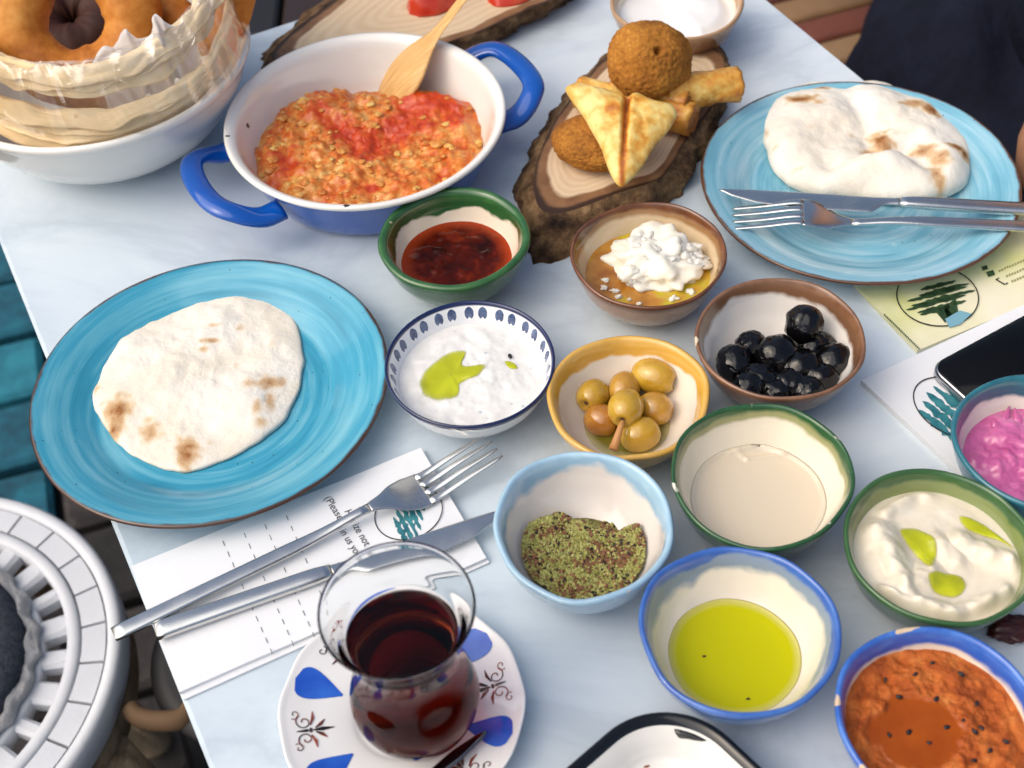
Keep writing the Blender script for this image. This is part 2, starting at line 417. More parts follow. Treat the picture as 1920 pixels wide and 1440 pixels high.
# painted white bowl with the dark blue rim: real painted pattern from polar coordinates
M = Mat('white_painted_porcelain', rough=.1, spec=.55, Coat_Weight=.3, Coat_Roughness=.03)
u = M.uv('X'); v = M.uv('Y')
white = C(232, 232, 232); navy = C(22, 34, 78)
def pat(nrep, v0, v1, duty, ph=0.0):
    a = M.mth('FRACT', M.mth('ADD', M.mth('MULTIPLY', u, nrep), ph))
    a = M.mth('LESS_THAN', M.mth('ABSOLUTE', M.mth('SUBTRACT', a, .5)), duty / 2)
    b = M.mth('MULTIPLY', M.mth('GREATER_THAN', v, v0), M.mth('LESS_THAN', v, v1))
    return M.mth('MULTIPLY', a, b)
c = M.mix(M.ramp(v, [(.425, 0), (.435, 1), (.545, 1), (.552, 0)]), white, navy)
c = M.mix(pat(64, .652, .664, .5), c, C(30, 42, 78)); c = M.mix(pat(88, .682, .691, .45), c, C(34, 44, 78))
# petal pairs hanging from the rim
a = M.mth('ABSOLUTE', M.mth('SUBTRACT', M.mth('FRACT', M.mth('MULTIPLY', u, 15)), .5))      # 0 centre of the pair .. .5
pc_ = M.mth('ABSOLUTE', M.mth('SUBTRACT', a, .22))                                            # distance to the petal axis
ln = M.mth('MULTIPLY', M.mth('SUBTRACT', v, .556), 1 / .072)                                  # 0..1 along the petal
wd = M.mth('MULTIPLY', M.mth('POWER', M.mth('MULTIPLY', M.mth('MULTIPLY', ln, M.mth('SUBTRACT', 1.04, ln)), 4.0, clamp=True), .6), .145)
pt = M.mth('MULTIPLY', M.mth('LESS_THAN', pc_, wd), M.mth('MULTIPLY', M.mth('GREATER_THAN', ln, 0), M.mth('LESS_THAN', ln, 1)))
notch = M.mth('GREATER_THAN', M.mth('SUBTRACT', ln, M.mth('MULTIPLY', pc_, 2.2)), .80)
pt = M.mth('MULTIPLY', pt, M.mth('SUBTRACT', 1, notch))
c = M.mix(pt, c, M.ramp(M.noise(260, 3), [(.3, C(40, 58, 98)), (.7, C(96, 112, 146))]))
M.set('Base Color', c)
o = bowl('tzatziki', -.0298, .6497, .0629, .047, M.m, 'white bowl with navy rim and blue petals, filled with tzatziki', 71, lip=.035, wobk=.15)

# ------------------------------------------------------------------ plates
def plate_mat(name, lo, mid, hi, brown, seed):
    M = Mat(name, rough=.14, spec=.5, Coat_Weight=.25, Coat_Roughness=.04)
    v = M.uv('Y'); x = M.xyz('X'); y = M.xyz('Y')
    rr = M.mth('SQRT', M.mth('ADD', M.mth('MULTIPLY', x, x), M.mth('MULTIPLY', y, y)))
    dx, dy = M.mth('DIVIDE', x, M.mth('MAXIMUM', rr, .001)), M.mth('DIVIDE', y, M.mth('MAXIMUM', rr, .001))
    def rings_(k, m_, off):
        cx = M.t.nodes.new('ShaderNodeCombineXYZ')
        M.set(0, M.mth('ADD', M.mth('MULTIPLY', rr, k), off), cx); M.set(1, M.mth('MULTIPLY', dx, m_), cx); M.set(2, M.mth('MULTIPLY', dy, m_), cx); return cx.outputs[0]
    st = M.noise(1, 5, .6, v=rings_(190, .75, seed * 7.7)); st2 = M.noise(1, 3, .5, v=rings_(55, 1.1, seed * 3.3))
    f = M.mth('ADD', M.mth('MULTIPLY', st, .55), M.mth('MULTIPLY', st2, .45))
    c = M.ramp(f, [(.34, lo), (.48, mid), (.64, hi)])
    sp = M.mth('MULTIPLY', M.ramp(M.vor(150), [(.06, 1), (.09, 0)]), M.ramp(M.noise(50, 1), [(.53, 0), (.57, 1)]))
    c = M.mix(M.mth('MULTIPLY', sp, .8), c, C(28, 48, 60))
    e = M.mth('ADD', v, M.mth('MULTIPLY', M.mth('SUBTRACT', M.noise(60, 4), .5), .03))
    c = M.mix(M.ramp(e, [(.455, 0), (.475, 1), (.505, 1), (.518, 0)]), c, brown)
    M.set('Base Color', c)
    M.bump(st, .08, .0008)
    return M.m
def plate(x, y, r, mat, label):
    c = Vector((x * S, y * S, 0)); r *= S
    pr = [(0, .003, 0), (r * .52, .003, .1), (r * .56, 0, .15), (r * .6, .0015, .2), (r * .64, .005, .25), (r * .8, .0105, .34), (r * .96, .0165, .43), (r * .995, .0178, .46), (r, .0190, .48),
          (r * .992, .0202, .5), (r * .97, .0198, .52), (r * .88, .0168, .6), (r * .78, .0125, .68), (r * .70, .0085, .76), (r * .66, .0066, .8), (r * .5, .0058, .9), (0, .0055, 1)]
    def wob(t, rr, zz): return rr * (1 + .004 * math.sin(2 * t + 1) + .002 * math.sin(5 * t)), zz + zz * .03 * math.sin(3 * t)
    return tag(lathe('dinner_plate', c, pr, mat, 160, None, wob, 120), label, 'plate', 'blue dinner plates')
plate(-.2277, .6668, .135, plate_mat('turquoise_glaze', C(40, 128, 156), C(60, 152, 180), C(112, 180, 198), C(76, 54, 44), 1), 'deep turquoise plate holding only a flat white flatbread')
plate(.3059, .8494, .1327, plate_mat('light_blue_glaze', C(88, 152, 176), C(122, 178, 198), C(170, 204, 216), C(92, 62, 44), 2), 'light blue plate holding a puffy flatbread, a knife and a fork')

# ------------------------------------------------------------------ what is in the bowls
def blob(c, rad, seed, amp=.12, sc_=3.0, sub=3, squash=(1, 1, 1), rot=None):
    bm = bmesh.new(); bmesh.ops.create_icosphere(bm, subdivisions=sub, radius=1)
    V = []
    for v in bm.verts:
        p = v.co.copy(); k = 1 + amp * nz(p.x, p.y, p.z + seed * 3.3, sc_ / 2, 3)
        p = Vector((p.x * squash[0], p.y * squash[1], p.z * squash[2])) * (rad * k)
        if rot: p = rot @ p
        V.append(Vector(c) + p)
    Fc = [tuple(q.index for q in f.verts) for f in bm.faces]; bm.free()
    return V, Fc
def oct_grain(c, r, rn):
    rot = Matrix.Rotation(rn.uniform(0, 6), 3, 'X') @ Matrix.Rotation(rn.uniform(0, 6), 3, 'Z')
    k = [rn.uniform(.7, 1.3) for _ in range(3)]
    V = [Vector(c) + rot @ Vector((a * r * k[0], b * r * k[1], d * r * k[2])) for a, b, d in ((1,0,0),(-1,0,0),(0,1,0),(0,-1,0),(0,0,1),(0,0,-1))]
    return V, [(0,2,4),(2,1,4),(1,3,4),(3,0,4),(2,0,5),(1,2,5),(3,1,5),(0,3,5)]
def loc_in(key, px, py, z):
    q = P(px, py, z); return q.x - BW[key]['c'].x, q.y - BW[key]['c'].y
def seg_d(x, y, a, b):
    ax, ay = a; bx, by = b; dx, dy = bx - ax, by - ay
    t = max(0, min(1, ((x - ax) * dx + (y - ay) * dy) / (dx * dx + dy * dy + 1e-12)))
    return math.hypot(x - ax - t * dx, y - ay - t * dy), t
def food(o, label, cat): return tag(o, label, cat)
# jam
M = Mat('dark_red_jam', rough=.12, spec=.12)
f = M.noise(70, 4, .6); e = M.uv('Y')
c = M.ramp(f, [(.35, C(40, 12, 8)), (.55, C(74, 20, 10)), (.72, C(112, 36, 16))])
M.set('Base Color', M.mix(M.ramp(e, [(.72, 0), (.97, 1)]), c, C(158, 58, 24)))
M.bump(M.noise(90, 2), .12, .002)
zj = .021
food(fill('jam', 'jam', zj, M.m, lambda x, y, f, t: (.0022 * max(0, nz(x, y, 2, 75, 2)) + .0003 * nz(x, y, 5, 180, 2)) * sstep(1, .75, f), 60, 150), 'lumpy dark red jam inside the thick green bowl', 'jam')
# crumbled cheese and oil
M = Mat('golden_oil', C(176, 122, 40), .04, .5, Coat_Weight=.5)
M.set('Base Color', M.ramp(M.noise(38, 3), [(.35, C(150, 92, 30)), (.52, C(190, 134, 48)), (.66, C(188, 178, 40))]))
food(fill('cheese_oil', 'cheese', .0225, M.m), 'golden oil pooled around the crumbled cheese', 'oil')
M = Mat('fresh_cheese', C(240, 234, 216), .5, .4).sss(.5, (1, .9, .7), .006)
M.bump(M.noise(240, 4), .25, .0010)
mat_cheese = M.m; rn = random.Random(5); L = []
cx, cy = loc_in('cheese', 1232, 488, .025); Bc = BW['cheese']['c']
L.append(blob((Bc.x + cx, Bc.y + cy, .021), .0238, 3, .45, 3.6, 5, (1.2, 1.0, .62)))
for k in range(20):
    a = rn.uniform(0, 6.28); d = .024 * rn.random() ** .6
    h = .0115 * (1 - (d / .026) ** 2) + .0215
    L.append(blob((Bc.x + cx + d * 1.15 * math.cos(a), Bc.y + cy + d * .95 * math.sin(a), h), rn.uniform(.0032, .0078), k, .6, 2.6, 4, (1.15, .95, .8)))
V, Fc = join(L); food(mk('crumbled_cheese', V, Fc, mat_cheese), 'mound of white crumbled curd cheese in golden oil', 'cheese')
for k in range(9):
    a = [3.5, 3.7, 3.9, 4.15, 5.2, 3.3, 5.6, 4.4, .2][k]; d = rn.uniform(.026, .031)
    V, Fc = blob((Bc.x + d * math.cos(a), Bc.y + d * math.sin(a), .0232), rn.uniform(.0009, .0022), k + 70, .9, 2.4, 3, (1.2, .9, .6))
    tag(mk('cheese_crumb', V, Fc, mat_cheese), 'tiny loose white cheese crumb floating on golden oil', 'cheese', 'cheese crumbs on the oil')
for (px, py, r_) in ((1213, 545, .0075), (1205, 515, .005)):
    pass
# tzatziki
Mo = Mat('green_olive_oil', rough=.04, spec=.5, Coat_Weight=.4)
Mo.set('Base Color', Mo.ramp(Mo.noise(40, 2), [(.35, C(172, 176, 6)), (.65, C(200, 204, 24))]))
Mo.set('Alpha', Mo.ramp(Mo.mth('ADD', Mo.attr('depth'), Mo.mth('MULTIPLY', Mo.mth('SUBTRACT', Mo.noise(120, 3), .5), .5)), [(.12, 0), (.45, .75), (.85, .95)]))
mat_greenoil = Mo.sss(.1, (1, 1, .1), .003).m
M = Mat('tzatziki_white', rough=.35, spec=.45, Coat_Weight=.15).sss(.3, (1, .95, .85), .003)
tz = M.ramp(M.noise(90, 4), [(.3, C(222, 220, 214)), (.7, C(236, 235, 231))])
tz = M.mix(M.mth('MULTIPLY', M.ramp(M.vor(120), [(.10, 1), (.16, 0)]), M.ramp(M.noise(44, 1), [(.58, 0), (.63, .55)])), tz, C(150, 160, 176))
M.set('Base Color', tz); M.bump(M.noise(190, 4), .2, .0009)
def tzh(x, y, f, t): return (.0016 * nz(x, y, 1, 45, 3) + .0005 * nz(x, y, 8, 150, 3)) * sstep(1.02, .8, f) + .0015 * (1 - f * f)
food(fill('tzatziki', 'tzatziki', .0235, M.m, tzh, 70, 160), 'chunky white tzatziki filling the blue patterned bowl', 'dip')
def puddle(name, outline_px, zfn, mat, label, cat, thick=.0011, n=70, parent=None, sink=.0012):
    """oil pool draped over a food surface: zfn(x,y) world height; rounded edge"""
    O = closed_smooth([tuple(P(px, py, zfn.z0))[:2] for px, py in outline_px], n); c = O.mean(0)
    V = []; rings = [(1.16, thick * .3, 0), (1.06, thick * .4, .22), (.96, thick * .55, .5), (.84, thick * .7, .8), (.7, thick * .8, 1), (.4, thick * .85, 1), (.02, thick * .85, 1)]; AT = []; zm = float(np.mean([zfn(*(c + (o_ - c) * .5)) for o_ in O]))
    for k, dz, dp in rings:
        for x, y in O:
            AT.append(dp)
            X, Y = c[0] + (x - c[0]) * k, c[1] + (y - c[1]) * k
            V.append((X, Y, lerp(zm, zfn(X, Y), sstep(.3, .8, k)) + dz))
    Fc = grid_faces(n, len(rings), True)
    A_ = O[:, 0] @ np.roll(O[:, 1], -1) - O[:, 1] @ np.roll(O[:, 0], -1)
    if A_ < 0: Fc = [q[::-1] for q in Fc]
    return tag(mk(name, V, Fc, mat, parent, attrs={'depth': AT}), label, cat)
class Zf:
    def __init__(s, key, z, fn=None, r=1): s.key, s.z, s.fn, s.z0 = key, z, fn, z
    def __call__(s, X, Y):
        B = BW[s.key]; x, y = X - B['c'].x, Y - B['c'].y; f = math.hypot(x, y) / rin(s.key, s.z)
        return s.z + (s.fn(x, y, f, math.atan2(y, x)) if s.fn else 0)
zt = Zf('tzatziki', .0235, tzh)
puddle('oil_pool', [(843, 666), (872, 664), (866, 690), (908, 690), (895, 706), (862, 720), (860, 738), (845, 750), (818, 750), (795, 738), (793, 715), (815, 685)], zt, mat_greenoil, 'large bent pool of green olive oil on white tzatziki', 'oil')
puddle('oil_drop', [(948, 680), (962, 682), (970, 692), (958, 694), (950, 688)], zt, mat_greenoil, 'small drop of green oil on white tzatziki', 'oil', .0008, 30)
q = P(956, 665, .026); V, Fc = blob((q.x, q.y, zt(q.x, q.y) + .0006), .0013, 4, .4, 3, 2, (1, 1.5, .5)); food(mk('black_seed', V, Fc, simple('seed_black', C(20, 18, 18), .4)), 'single black seed on the white tzatziki', 'seed')
# tahini
M = Mat('tahini_beige', C(216, 202, 178), .08, .5, Coat_Weight=.6, Coat_Roughness=.02).sss(.2, (1, .8, .5), .003)
M.bump(M.noise(30, 2), .08, .002)
ta_ = [loc_in('tahini', a, b, .0185) for a, b in ((1365, 852), (1420, 834), (1470, 852), (1400, 862), (1380, 845))]
def tahr(x, y): return sum(.0011 * math.exp(-(seg_d(x, y, ta_[i], ta_[i + 1])[0] / .0011) ** 2) for i in range(4)) + .0002 * nz(x, y, 2, 40, 2)
food(fill('tahini', 'tahini', .0185, M.m, lambda x, y, f, t: .0012 * sstep(.9, 1, f) + tahr(x, y)), 'smooth glossy beige tahini in the dark green bowl', 'dip')
# olive oil
M = Mat('olive_oil', rough=.02, spec=.3)
e = M.uv('Y')
M.set('Base Color', M.mix(M.ramp(e, [(.86, 0), (1, 1)]), C(184, 182, 0), C(206, 198, 110)))
M = M.sss(.2, (1, 1, .05), .006)
food(fill('olive_oil', 'oil', .0150, M.m, lambda x, y, f, t: .0009 * sstep(.93, 1, f)), 'clear yellow green olive oil in the blue rimmed bowl', 'oil')
mat_herb = simple('herb_fleck', C(70, 44, 24), .6)
for px, py in ((1403, 1310), (1320, 1230)):
    q = P(px, py, .0155); V, Fc = blob((q.x, q.y, .0153), .0008, px, .4, 3, 1, (1.4, .8, .5))
    tag(mk('herb_fleck', V, Fc, mat_herb), 'tiny dark fleck floating in the bowl of olive oil', 'herb', 'flecks in the olive oil')
# za'atar: thousands of grains
M = Mat('spice_bed', rough=.9); M.set('Base Color', M.ramp(M.noise(260, 4), [(.3, C(84, 76, 40)), (.5, C(118, 112, 60)), (.7, C(140, 138, 80))])); M.bump(M.noise(500, 3), 1, .002)
tx, ty = loc_in('zaatar', 1080, 1035, .018)
Bz = BW['zaatar']['c']
def zah(x, y, f=0, t=0):
    px, py = pix((Bz.x + x, Bz.y + y, .02))
    k = sstep(935, 990, py + .10 * (px - 1080) * -1 + 26 * nz(px / 60, py / 60, 1, 1, 2)) 
    return (-.0125 + .0175 * k) + .002 * nz(x, y, 3, 80, 3)
spice = fill('spice_mix', 'zaatar', .0155, M.m, lambda x, y, f, t: zah(x, y), 60, 140)
food(spice, 'coarse dry green and brown spice mix in the sky blue bowl', 'spice')
rn = random.Random(11)
gm = [simple('grain_green', C(146, 144, 74), .85, var=.3, vs_=400), simple('grain_pale', C(170, 168, 102), .8, var=.2, vs_=400), simple('grain_brown', C(124, 84, 56), .75, var=.35, vs_=300), simple('grain_dark', C(44, 30, 26), .7)]
VV = []; FF = []; FM = []
rz = rin('zaatar', .0155)
for k in range(9000):
    a = rn.uniform(0, 6.28); d = (rz + .001) * math.sqrt(rn.random()); x, y = d * math.cos(a), d * math.sin(a)
    h = zah(x, y)
    zb = np.interp(d, BW['zaatar']['pin'][::-1, 0], BW['zaatar']['pin'][::-1, 1])
    if .0155 + h < zb - .0012: continue
    brownz = nz(x, y, 9, 60, 2) + .35 * (x > .012)
    u_ = rn.random()
    mi = 3 if u_ < .03 + .07 * (brownz > .25) else 2 if u_ < .09 + .3 * (brownz > .25) else 1 if u_ < .6 else 0
    r_ = rn.uniform(.0005, .0012) * (1.35 if mi >= 2 else 1)
    v, f = oct_grain((Bz.x + x, Bz.y + y, max(zb + .0005, .0155 + h + rn.uniform(0, .0009))), r_, rn)
    b = len(VV); VV += v; FF += [tuple(i + b for i in q) for q in f]; FM += [mi] * 8
tag(mk('spice_grains', VV, FF, None, spice, mats=gm, fm=FM, smooth=False), kind='stuff')
# hummus
M = Mat('hummus_cream', rough=.3, spec=.45, Coat_Weight=.2).sss(.25, (1, .85, .6), .003)
M.set('Base Color', M.ramp(M.noise(60, 4), [(.3, C(218, 206, 182)), (.7, C(230, 221, 202))])); M.bump(M.noise(110, 4), .12, .0008)
Bh = BW['hummus']['c']
hs = [(P(a, b, .033), P(c, d, .033), w_, h_) for a, b, c, d, w_, h_ in (
    (1650, 1000, 1700, 1110, .010, .0065), (1700, 1110, 1740, 1075, .009, .0045), (1660, 1110, 1790, 1150, .006, .0055), (1790, 1150, 1890, 1110, .006, .005),
    (1800, 1010, 1920, 1060, .007, .0045), (1690, 900, 1740, 920, .006, .003), (1740, 900, 1660, 960, .005, .003), (1920, 1060, 1930, 1110, .006, .004), (1760, 1010, 1790, 1045, .007, .003))]
def huh(x, y, f, t):
    X, Y = Bh.x + x, Bh.y + y; z = 0
    for a, b, w_, h_ in hs:
        d, _ = seg_d(X, Y, a[:2], b[:2]); z = max(z, h_ * math.exp(-(d / w_) ** 2 * 1.6) * (1 + .35 * nz(X, Y, 2, 120, 2)))
    return (z * 1.25 + .0006 * nz(x, y, 4, 40, 3) + .0002 * nz(x, y, 7, 200, 2)) * sstep(1.03, .85, f) + .0005
food(fill('hummus', 'hummus', .0295, M.m, huh, 80, 170), 'swirled cream coloured hummus in the olive green bowl', 'dip')
zh = Zf('hummus', .0295, huh)
class Flat:
    def __init__(s, z): s.z0 = z
    def __call__(s, X, Y): return s.z0
def pool_z(zf, pts, off): 
    zs = [zf(*P(a, b, zf.z0)[:2]) for a, b in pts]; return Flat(float(np.mean(zs)) + off)
for nm, pts, lab in (('oil_pool', [(1688, 998), (1715, 996), (1745, 1015), (1752, 1045), (1738, 1070), (1722, 1050), (1705, 1030)], 'slanting pool of green oil beside the thick hummus ridge'),
                     ('oil_pool', [(1738, 1090), (1765, 1080), (1800, 1085), (1808, 1102), (1790, 1120), (1750, 1114)], 'round pool of green oil in the middle of the hummus'),
                     ('oil_pool', [(1800, 972), (1830, 980), (1862, 1000), (1895, 1028), (1870, 1016), (1835, 1006), (1812, 995)], 'long thin streak of green oil on the hummus')):
    puddle(nm, pts, zh, mat_greenoil, lab, 'oil', .0019)
# red pepper paste
M = Mat('pepper_paste', rough=.4, spec=.3)
oily = M.attr('oily')
c = M.ramp(M.noise(95, 5, .65), [(.28, C(132, 58, 16)), (.45, C(174, 84, 26)), (.6, C(196, 108, 44)), (.75, C(208, 134, 66))])
c = M.mix(oily, c, M.ramp(M.noise(40, 3), [(.3, C(142, 62, 12)), (.7, C(168, 82, 18))]))
M.set('Base Color', c); M.set('Roughness', M.mth('SUBTRACT', .5, M.mth('MULTIPLY', oily, .42)))
M.bump(M.mth('MULTIPLY', M.noise(260, 5, .7), M.mth('SUBTRACT', 1, oily)), .7, .003)
Ba = BW['acuka']['c']; ZA = .0315
oa = P(1720, 1370, ZA)
def oilf(x, y, f=0, t=0):
    X, Y = Ba.x + x, Ba.y + y
    return sstep(.020, .0165, math.hypot((X - oa.x) * .85, (Y - oa.y) * 1.05) + .004 * nz(X, Y, 2, 70, 3))
def ach(x, y, f, t):
    px, py = pix((Ba.x + x, Ba.y + y, ZA))
    gap = sstep(0, 40, (px - 1795) * .55 - (py - 1215) * 1.0 + 14 * nz(px / 30, py / 30, 0, 1, 2)) * sstep(1780, 1810, px)
    k = oilf(x, y)
    return ((.0028 * nz(x, y, 1, 60, 3) + .0015 * nz(x, y, 5, 220, 3)) * (1 - k) - .0022 * k) * sstep(1.03, .9, f) + .0015 * (1 - f) - .016 * gap
acuka = food(fill('pepper_paste', 'acuka', ZA, M.m, ach, 80, 170, attr={'oily': oilf}), 'coarse orange red pepper paste with an oily pool', 'dip')
mat_nig = simple('nigella_black', C(24, 22, 26), .45); rn = random.Random(4)
for px, py in ((1747, 1246), (1715, 1268), (1661, 1272), (1799, 1271), (1755, 1312), (1831, 1320), (1805, 1354), (1743, 1391), (1827, 1374), (1705, 1371), (1668, 1376), (1884, 1395), (1776, 1362), (1840, 1366), (1855, 1410), (1826, 1427), (1686, 1305)):
    q = P(px, py, ZA); z = ZA + ach(q.x - Ba.x, q.y - Ba.y, .5, 0)
    V, Fc = blob((q.x, q.y, z + .0005), rn.uniform(.0009, .0014), px, .3, 3, 2, (1.3, .8, .7), Matrix.Rotation(rn.uniform(0, 3), 3, 'Z'))
    tag(mk('nigella_seed', V, Fc, mat_nig), 'small black nigella seed scattered on the orange pepper paste', 'seed', 'black seeds on the pepper paste')
# pink beetroot dip
M = Mat('beet_pink', rough=.25, spec=.5, Coat_Weight=.35).sss(.25, (1, .3, .6), .003)
M.set('Base Color', M.ramp(M.noise(60, 4), [(.3, C(186, 82, 138)), (.55, C(204, 104, 158)), (.75, C(216, 134, 178))])); M.bump(M.noise(120, 3), .3, .0015)
Bp = BW['pink']['c']
pk = [P(1893, 765, .03), P(1880, 790, .03), P(1905, 800, .03), P(1860, 850, .03), P(1900, 880, .03)]
def pih(x, y, f, t):
    z = .0035 * nz(x, y, 3, 60, 3) + .001 * nz(x, y, 3, 190, 3)
    return z * sstep(1.03, .85, f) + .003 * (1 - f * f)
food(fill('beetroot_dip', 'pink', .0235, M.m, pih, 60, 150), 'bright pink beetroot dip in the dark teal bowl', 'dip')
pd = bpy.data.objects['beetroot_dip']
for (a, b, c2, d2) in ((1880, 800, 1893, 762), (1868, 805, 1862, 785), (1910, 800, 1903, 765)):
    s0, s1 = P(a, b, .0235), P(c2, d2, .0265)
    V, Fc = tube([s0, s0.lerp(s1, .4) + Vector((0, 0, .001)), s0.lerp(s1, .75), s1], [.0034, .0024, .0013, .0005], 10, True, .6)
    mk('peak', V, Fc, M.m, pd)
# yoghurt
M = Mat('yoghurt_white', C(236, 235, 232), .3, .45, Coat_Weight=.15).sss(.3, (1, .95, .9), .003); M.bump(M.noise(40, 2), .1, .002)
def yoh(x, y, f, t): return (.006 * sstep(-.002, .004, x + .3 * y) + .002 * nz(x, y, 1, 30, 2)) * sstep(1.02, .7, f)
food(fill('yoghurt', 'yoghurt', .028, M.m, yoh, 50, 120), 'thick white yoghurt with a crease in the tan rimmed bowl', 'yoghurt')

# ------------------------------------------------------------------ olives
def olive_geo(L, r, seed, ax, pos, pit=True, wr=0.0):
    nu, nv = 28, 22; V = []; at = []
    ax = Vector(ax).normalized(); sx = ax.cross(Vector((.3, .2, 1))).normalized(); sy = ax.cross(sx)
    for j in range(nv):
        t = math.pi * j / (nv - 1); x = -math.cos(t) * L / 2; rr = r * math.sin(t) ** .86
        for i in range(nu):
            a = 2 * math.pi * i / nu
            k = 1 + .03 * nz(math.cos(a), math.sin(a), x / r + seed, 1.3, 2) + wr * nz(math.cos(a) * 2, math.sin(a) * 2, x / r * 1.2 + seed, 1.6, 3)
            dx = 0
            if pit and j >= nv - 2: dx = -.0022
            V.append(Vector(pos) + ax * (x + dx) + sx * (rr * k * math.cos(a)) + sy * (rr * k * math.sin(a))); at.append(j / (nv - 1))
    return V, grid_faces(nu, nv, True, flip=True), at
def olive_mat(name, a, b, c_):
    M = Mat(name, rough=.14, spec=.5, Coat_Weight=.5, Coat_Roughness=.05).sss(.12, (1, .7, .2), .003)
    c = M.ramp(M.noise(90, 4), [(.3, a), (.52, b), (.75, c_)])
    c = M.mix(M.ramp(M.attr('along'), [(.955, 0), (.975, 1)]), c, C(84, 58, 26))
    sp = M.mth('MULTIPLY', M.ramp(M.vor(500), [(.12, 1), (.2, 0)]), .3)
    M.set('Base Color', M.mix(sp, c, C(120, 90, 40))); M.bump(M.noise(160, 2), .08, .001); return M.m
og = [olive_mat('olive_green', C(172, 130, 34), C(192, 152, 48), C(204, 172, 74)), olive_mat('olive_tan', C(168, 118, 40), C(188, 142, 54), C(200, 162, 78)), olive_mat('olive_red', C(158, 98, 34), C(180, 122, 44), C(194, 146, 62))]
Bg = BW['green']['c']
def put_olives(lst, mats, labels, key, wr, cat, group, pit):
    for (px, py, z, L, r, ax, mi), lab in zip(lst, labels):
        q = P(px, py, z)
        V, Fc, at = olive_geo(L, r, px * .37, ax, q, pit, wr)
        lo = min(v[2] for v in V); fl = float(np.interp(math.hypot(q.x - BW[key]['c'].x, q.y - BW[key]['c'].y) * .9, BW[key]['pin'][::-1, 0], BW[key]['pin'][::-1, 1]))
        tag(mk('olive', V, Fc, mats[mi], attrs={'along': at}), lab, cat, group)
put_olives([(1226, 706, .019, .0275, .0105, (.85, -.5, .05), 0), (1112, 742, .0155, .0215, .0095, (-.5, -.75, .2), 0), (1170, 730, .0155, .022, .0095, (.3, .8, .1), 1),
            (1173, 765, .024, .0235, .0102, (-.25, -.85, .1), 0), (1128, 788, .0125, .021, .0095, (.6, -.3, 0), 2), (1228, 766, .015, .021, .0098, (.9, -.4, 0), 1), (1200, 815, .0135, .0235, .0102, (.95, .25, .1), 0)],
           og, ['largest yellow green olive, uppermost towards the black olive bowl', 'small round green olive with a pit hole, at the edge of the pile', 'half hidden tan olive behind the topmost green olive',
                'green olive on top of the pile, touching the toothpick', 'reddish brown olive low in the yellow bowl', 'tan olive in oil beside the largest green olive', 'green olive with a dark torn end beside the toothpick'], 'green', .0, 'olive', 'green olives in the yellow bowl', True)
M = Mat('olive_brine', C(132, 122, 44), .03, .5, Coat_Weight=.3); M.set('Base Color', M.mix(M.ramp(M.uv('Y'), [(.75, 0), (1, 1)]), C(110, 104, 34), C(186, 176, 130)))
food(fill('olive_brine', 'green', .0085, M.m), 'shallow greenish oil under the green olives', 'oil')
V, Fc = tube([P(1150, 842, .022), P(1163, 803, .025), P(1168, 790, .026)], [.0026, .0018, .0014], 10)
food(mk('toothpick', V, Fc, simple('toothpick_wood', C(196, 140, 84), .5, var=.15)), 'thick tan toothpick stuck beside the green olives', 'toothpick')
M = Mat('olive_black', C(9, 8, 10), .07, .42); M.bump(M.noise(95, 2, dist=1.0), .45, .003); ob = [M.m]
bl = [(1508, 608, .030, .023, .0112, (.3, .5, 1), 0), (1378, 683, .017, .024, .0110, (.3, .9, .3), 0), (1408, 652, .016, .021, .0098, (.5, .8, .2), 0), (1455, 665, .022, .025, .0118, (.9, .3, .2), 0), (1522, 652, .016, .024, .0105, (.7, .6, 0), 0),
      (1562, 680, .017, .025, .0115, (.9, .4, .2), 0), (1425, 715, .016, .025, .0108, (1, -.2, 0), 0), (1478, 722, .016, .023, .0105, (.8, .1, .3), 0), (1500, 690, .018, .026, .0115, (1, .2, 0), 0), (1535, 712, .016, .023, .0105, (.8, -.3, 0), 0), (1458, 690, .010, .024, .0105, (.4, .6, 0), 0), (1402, 728, .0185, .020, .0092, (.9, .5, .2), 0), (1452, 738, .0150, .022, .0098, (.7, -.5, .1), 0), (1512, 735, .0160, .021, .0095, (.9, .1, .3), 0), (1540, 655, .0150, .021, .0095, (.2, .9, .1), 0)]
put_olives(bl, ob, ['round black olive sitting alone above the others in the bowl'] + ['shiny wrinkled black olive in the pile in the brown rimmed bowl'] * 14, 'black', .16, 'olive', 'black olives in the brown rimmed bowl', False)

